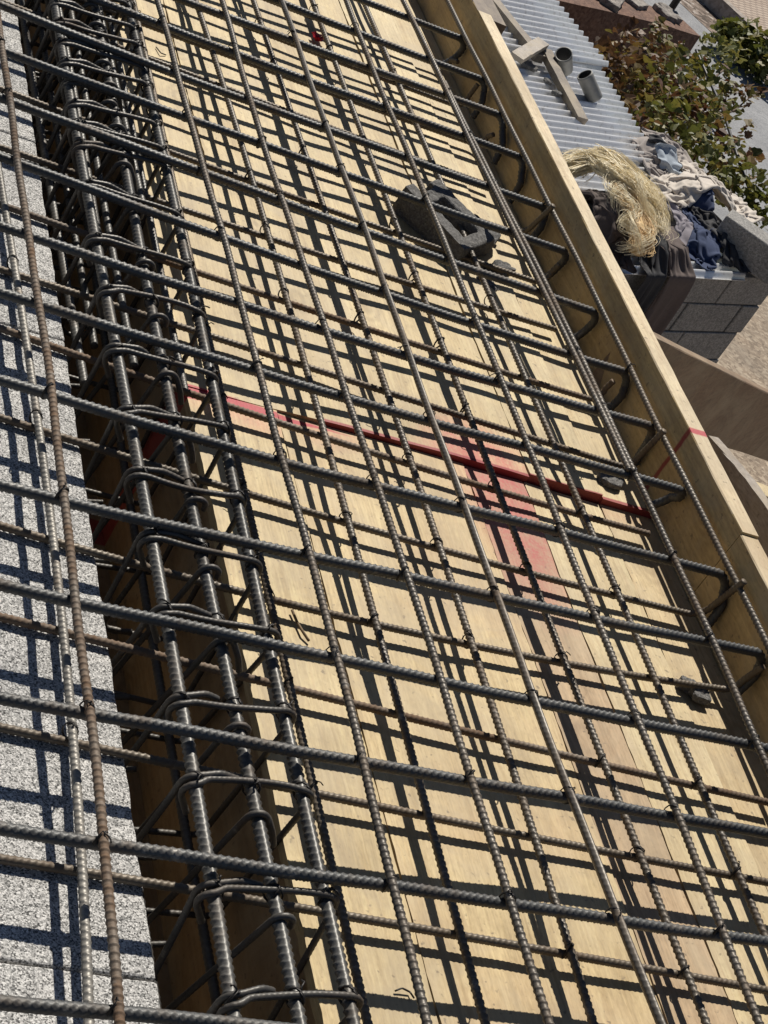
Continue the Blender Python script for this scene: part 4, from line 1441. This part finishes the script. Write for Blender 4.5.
def strands(keys, n, spread, rad, seed, loose=.0):
    r_ = np.random.default_rng(seed)
    K = np.array(keys)
    mb = MB()
    for s in range(n):
        if s % 22 == 0:
            lk = (r_.uniform(0, 2 * PI), spread * math.sqrt(r_.uniform(0, 1)), r_.uniform(0, 6), r_.uniform(.7, 1.6), r_.uniform(0, 1))
        a, b2 = sorted(r_.uniform(0, 1, 2))
        if b2 - a < .6:
            a, b2 = max(0, a - .3), min(1, b2 + .35)
        tt = np.linspace(a, b2, 22)
        base = np.stack([np.interp(tt * (len(K) - 1), np.arange(len(K)), K[:, i]) for i in range(3)], 1)
        for _ in range(6):
            base[1:-1] = (base[:-2] + 2 * base[1:-1] + base[2:]) / 4
        ang, rr, wob = lk[0] + r_.normal(0, .12), lk[1] + r_.normal(0, .006), lk[2] + r_.normal(0, .25)
        jit = r_.normal(0, .006, 3)
        jit[2] = abs(jit[2])
        off = E1 * math.cos(ang) * rr + N1 * math.sin(ang) * rr * .8 + np.array([0, 0, 1]) * abs(math.sin(lk[0] * 1.7 + lk[4] * 6)) * rr * .8 + jit
        amp = (.012 + loose * (.8 * lk[4] + .5 * r_.uniform(0, 1) ** 3))
        fq = lk[3] * r_.uniform(.92, 1.08)
        Q = base + off[None, :] + (np.sin(tt * 9 * fq + wob)[:, None] * E1 + np.cos(tt * 7 * fq + wob * 2)[:, None] * N1 + .6 * np.sin(tt * 11 + wob * 3)[:, None] * np.array([0, 0, 1])) * amp
        Q[:, 2] = np.maximum(Q[:, 2], ZR + .012)
        V, F = tube(Q, np.linspace(rad, rad * .5, 22), 4, False)
        mb.add(V, F)
    return mb


k1 = [C_(566, 172, .08), C_(584, 164, .12), C_(606, 170, .15), C_(628, 182, .15), C_(646, 202, .11), C_(652, 226, .06)]
k2 = [C_(592, 166, .12), C_(612, 178, .17), C_(632, 194, .16), C_(644, 214, .12), C_(648, 232, .08)]
k3 = [C_(618, 194, .14), C_(628, 212, .13), C_(633, 230, .12), C_(640, 246, .09), C_(634, 254, .06)]
core = MB()
for kk, wd in ((k1, .035), (k2, .045), (k3, .04)):
    V, F = cloth_tube(kk, [wd * .6, wd, wd, wd * .6], [wd * .8, wd * 1.2, wd * 1.2, wd * .8], 20.0, .012, 60, 30)
    core.add(V, F)
core.build('packed_core', M['straw_b'], fb, True)
strands(k1, 950, .066, .0021, 1, .014).build('strand_mass', M['straw'], fb, True)
strands(k2, 1150, .085, .0021, 2, .016).build('strand_mass', M['straw'], fb, True)
strands(k3, 650, .068, .0021, 3, .014).build('strand_mass', M['straw_b'], fb, True)
strands(k1, 150, .10, .0016, 4, .05).build('loose_strand', M['straw'], fb, True)
strands(k2, 120, .12, .0016, 7, .05).build('loose_strand', M['straw'], fb, True)
strands(k3, 90, .09, .0016, 6, .05).build('loose_strand', M['straw'], fb, True)

# ------------------------------------------------------------------ adobe wall, post, stones, plants
mb = MB()
nx, nz = 60, 10
V, F = [], []
for side_ in (0, 1):
    for i in range(nx + 1):
        for j in range(nz + 1):
            e = -3 + (6.40 + 3) * i / nx
            top = -3.0 + .02 * mnoise.noise(Vector((e * 2, 0, 0))) - .05 * max(0, e - 5.3)
            z = ZG + (top - ZG) * j / nz
            bulge = .03 * mnoise.noise(Vector((e * 1.4, z * 2, 3)))
            V.append(W(e, 5.1 + (.35 if side_ else 0) + bulge, z))
h = (nx + 1) * (nz + 1)
for i in range(nx):
    for j in range(nz):
        a = i * (nz + 1) + j
        F.append((a, a + nz + 1, a + nz + 2, a + 1))
        F.append((h + a, h + a + 1, h + a + nz + 2, h + a + nz + 1))
    a = i * (nz + 1) + nz
    F.append((a, a + nz + 1, h + a + nz + 1, h + a))
for j in range(nz):
    a = nx * (nz + 1) + j
    F.append((a, h + a, h + a + 1, a + 1))
    F.append((j, j + 1, h + j + 1, h + j))
o = link_mesh('adobe_wall', np.array(V), F, M['adobe'])
tag(o, 'low rust-brown rendered wall behind the bush', 'wall')

rl = random.Random(3)
for i, (e, n, s, lab) in enumerate([(5.2, 5.35, .26, 'big grey stone lying on the brown wall, leftmost'), (5.62, 5.42, .2, 'grey stone slab on the brown wall, in the middle'), (6.1, 5.35, .17, 'pale stone at the end of the brown wall'),
                                   (5.6, 5.95, .3, 'dark boulder behind the brown wall')]):
    boxes = [((rl.uniform(-.4, .4) * s, rl.uniform(-.3, .3) * s, s * .2), (s * rl.uniform(.7, 1.3), s * rl.uniform(.5, .9), s * rl.uniform(.3, .55)), rl.uniform(-.6, .6)) for _ in range(5)]
    c = W(e, n, -3.06 if i < 3 else -3.35)
    o = rough_block('stone', boxes, M['stone'] if i < 3 else M['adobe'], lab, 'stone', (0, 0, ANG + .2), c, disp=.02, scale=.12)
    o.modifiers['rm'].voxel_size = .012

V, F = tube(np.linspace(W(6.33, 5.5, ZG), W(6.33, 5.5, -2.78), 20), .035, 8)
tag(link_mesh('post', V, F, M['hose'], None, True), 'black post standing behind the corner of the brown wall', 'post')
V, F = tube(resample(np.array([at(696, 50, -2.6), at(703, 66, -2.62), at(710, 82, -2.64), at(722, 108, -2.64), at(729, 130, -2.62), at(736, 152, -2.6), at(741, 168, -2.62), at(752, 196, -2.75), at(757, 214, -3.0)]), .03)[0], .012, 8)
tag(link_mesh('hose', V, F, M['hose'], None, True), 'black hose hanging in a curve through the leaves of the bush', 'hose')


def leaf_shape(kind):
    if kind == 'vine':
        a = np.array([(0, 0), (.42, -.12), (.5, .22), (.36, .42), (.30, .80), (0, 1.0), (-.30, .78), (-.36, .42), (-.5, .2), (-.42, -.14)])
    else:
        a = np.array([(0, 0), (.22, .25), (.24, .55), (0, 1.0), (-.24, .55), (-.22, .25)])
    return a


def leaves(centres, n, size, seed, kind='vine'):
    r_ = np.random.default_rng(seed)
    sh = leaf_shape(kind)
    m_ = len(sh)
    V, F = [], []
    for (c, rad, wgt) in centres:
        for _ in range(int(n * wgt)):
            d = r_.normal(0, 1, 3)
            d /= np.linalg.norm(d)
            p = c + d * rad * (r_.uniform(.15, 1) ** .5)
            if p[2] < ZG + .03:
                continue
            nrm = np.array([r_.normal(0, .6), r_.normal(0, .6) + .2, r_.uniform(.2, 1.2)])
            nrm /= np.linalg.norm(nrm)
            t1 = np.cross(nrm, r_.normal(0, 1, 3))
            t1 /= np.linalg.norm(t1)
            t2 = np.cross(nrm, t1)
            s = size * r_.uniform(.55, 1.3)
            k = len(V)
            cup = r_.uniform(-.35, .35)
            for (x, y) in sh:
                V.append(p + t1 * x * s + t2 * y * s + nrm * (cup * abs(x) * s - .15 * y * y * s))
            F.append(tuple(range(k, k + m_)))
    return np.array(V), F


def bush(name, stems, blobs, n, size, mats, label, cat, seed, kind='vine'):
    b = empty(name, stems[0][0])
    tag(b, label, cat)
    mb = MB()
    for st in stems:
        P, s = resample(np.array(st), .05)
        V, F = tube(P, np.linspace(.022, .006, len(P)), 6)
        mb.add(V, F)
    mb.build('stem', M['stem'], b, True)
    for i, mk in enumerate(mats):
        V, F = leaves([bl for bl in blobs if bl[3] == i] and [bl[:3] for bl in blobs if bl[3] == i], n, size, seed + i, kind)
        link_mesh('foliage', V, F, M[mk], b)
    return b


def PB(u, v, z):
    return at(u, v, z)


rb = np.random.default_rng(77)
blobs = []
for (u, v, z, r, wg, mi) in [(622, 72, -2.45, .30, 1.0, 2), (640, 100, -2.5, .34, 1.2, 0), (606, 62, -2.35, .2, .5, 2), (640, 52, -2.6, .26, .8, 2), (655, 44, -2.7, .2, .5, 0), (664, 80, -2.7, .3, .9, 0),
                             (670, 110, -2.5, .32, 1.1, 0), (656, 128, -2.35, .25, .8, 1), (690, 130, -2.5, .3, 1.0, 0), (704, 108, -2.7, .26, .8, 1), (700, 156, -2.45, .26, .9, 1), (716, 140, -2.7, .26, .7, 0),
                             (730, 165, -2.7, .22, .6, 0), (742, 190, -2.7, .22, .7, 1), (756, 206, -2.7, .2, .6, 1), (728, 100, -2.9, .18, .45, 0), (744, 96, -2.8, .13, .14, 2), (756, 92, -2.8, .07, .07, 2),
                             (718, 62, -3.0, .2, .45, 1), (730, 48, -3.2, .2, .4, 1), (712, 46, -3.2, .15, .25, 1), (758, 154, -2.7, .07, .07, 2), (748, 128, -2.8, .09, .08, 2), (690, 84, -2.8, .24, .6, 1),
                             (628, 130, -2.3, .2, .5, 2), (676, 62, -2.9, .2, .4, 0), (645, 118, -2.9, .5, 1.0, 2), (620, 96, -2.9, .4, .8, 2), (684, 100, -3.1, .45, .9, 0)]:
    blobs.append((PB(u, v, z), r, wg, mi))
root = W(3.0, 3.0, ZG)
stems = [[root, W(2.8, 2.9, -3.2), W(2.6, 2.8, -2.6), PB(640, 90, -2.4)], [root, W(3.2, 2.8, -3.1), PB(690, 120, -2.6), PB(712, 150, -2.6)],
         [root, W(3.5, 3.1, -3.2), PB(700, 90, -2.8), PB(735, 60, -3.1)], [root, W(3.2, 2.4, -3.2), PB(720, 170, -2.8), PB(757, 205, -2.7)],
         [root, W(2.9, 3.4, -3.1), PB(640, 60, -2.7), PB(610, 62, -2.4)], [root, W(3.3, 2.9, -3.0), PB(735, 110, -2.9), PB(756, 92, -2.8)]]
bush('bush', stems, blobs, 170, .062, ['leaf', 'leaf_g', 'leaf_b'], 'large bush with green and reddish-brown leaves behind the clothes', 'bush', 100)
# shrub on the gravel strip by the kerb
blobs = []
for (u, v, r, wg) in [(735, 40, .24, 1.0), (748, 44, .26, 1.0), (758, 54, .24, .9), (766, 66, .22, .7), (728, 34, .16, .5)]:
    blobs.append((PB(u, v, ZG + .2), r, wg, 0))
bb = PB(748, 56, ZG)
bush('shrub', [[bb, PB(748, 44, ZG + .25)], [bb, PB(738, 40, ZG + .25)], [bb, PB(762, 58, ZG + .25)]], blobs, 200, .075, ['leaf_g'], 'low green shrub on the gravel strip by the kerb', 'shrub', 300)

# grass beyond the far kerb
r_ = np.random.default_rng(9)
V, F = [], []
for i in range(5000):
    e, n = r_.uniform(11.22, 13.5), r_.uniform(3, 14)
    p = W(e, n, ZG)
    hgt = r_.uniform(.08, .22)
    a = r_.uniform(0, 2 * PI)
    d = np.array([math.cos(a), math.sin(a), 0])
    k = len(V)
    V += [p - d * .012, p + d * .012, p + np.array([r_.normal(0, .05), r_.normal(0, .05), hgt])]
    F.append((k, k + 1, k + 2))
o = link_mesh('grass', np.array(V), F, M['grass'])
o['kind'] = 'stuff'

# ------------------------------------------------------------------ weathered offcuts beside the board, lower right
V, F = plank(at(714, 436, -.10), at(800, 545, -.08), .030, .09, nseg=14, warp=.003, seed=31)
tag(link_mesh('weathered_timber', V, F, M['grey_wood']), 'split weathered grey timber outside the form board, with pale top', 'timber')
V, F = plank(at(728, 452, -.13), at(800, 540, -.11), .012, .03, nseg=10, warp=.003, seed=32)
tag(link_mesh('weathered_timber', V, F, M['grey_wood']), 'thin grey wood sliver lying along the split weathered timber', 'timber')
V, F = plank(at(752, 486, -.30), at(810, 505, -.30), .05, .02, nseg=8, warp=.002, seed=33)
tag(link_mesh('board_offcut', V, F, M['ply_c']), 'yellow board offcut at the right edge, below the brown brace', 'board offcut')
V, F = plank((1.287, -.6, .160), (1.285, 1.075, .158), .055, .15, nseg=24, warp=.002, seed=34)
tag(two_tone(link_mesh('backing_timber', V, F, M['board']), M['board_top']), 'backing timber against the outside of the lower right form board', 'timber')
V, F = plank((1.31, 1.085, .12), (1.42, 1.10, .118), .02, .05, nseg=6, warp=.002, seed=35)
tag(link_mesh('wood_wedge', V, F, M['grey_wood']), 'small pale wedge at the end of the backing timber, right edge', 'wedge')
V, F = plank((1.40, -.6, -.05), (1.40, 1.5, -.05), .22, .05, nseg=14, warp=.002, seed=36)  # plank added to darken the shadowed gap under the timber
tag(link_mesh('shade_plank', V, F, M['board_dark']), 'dark plank added as shade below the weathered timber, outside the form board', 'plank')
for o in bpy.data.objects:
    if '_w' in o:
        del o['_w']
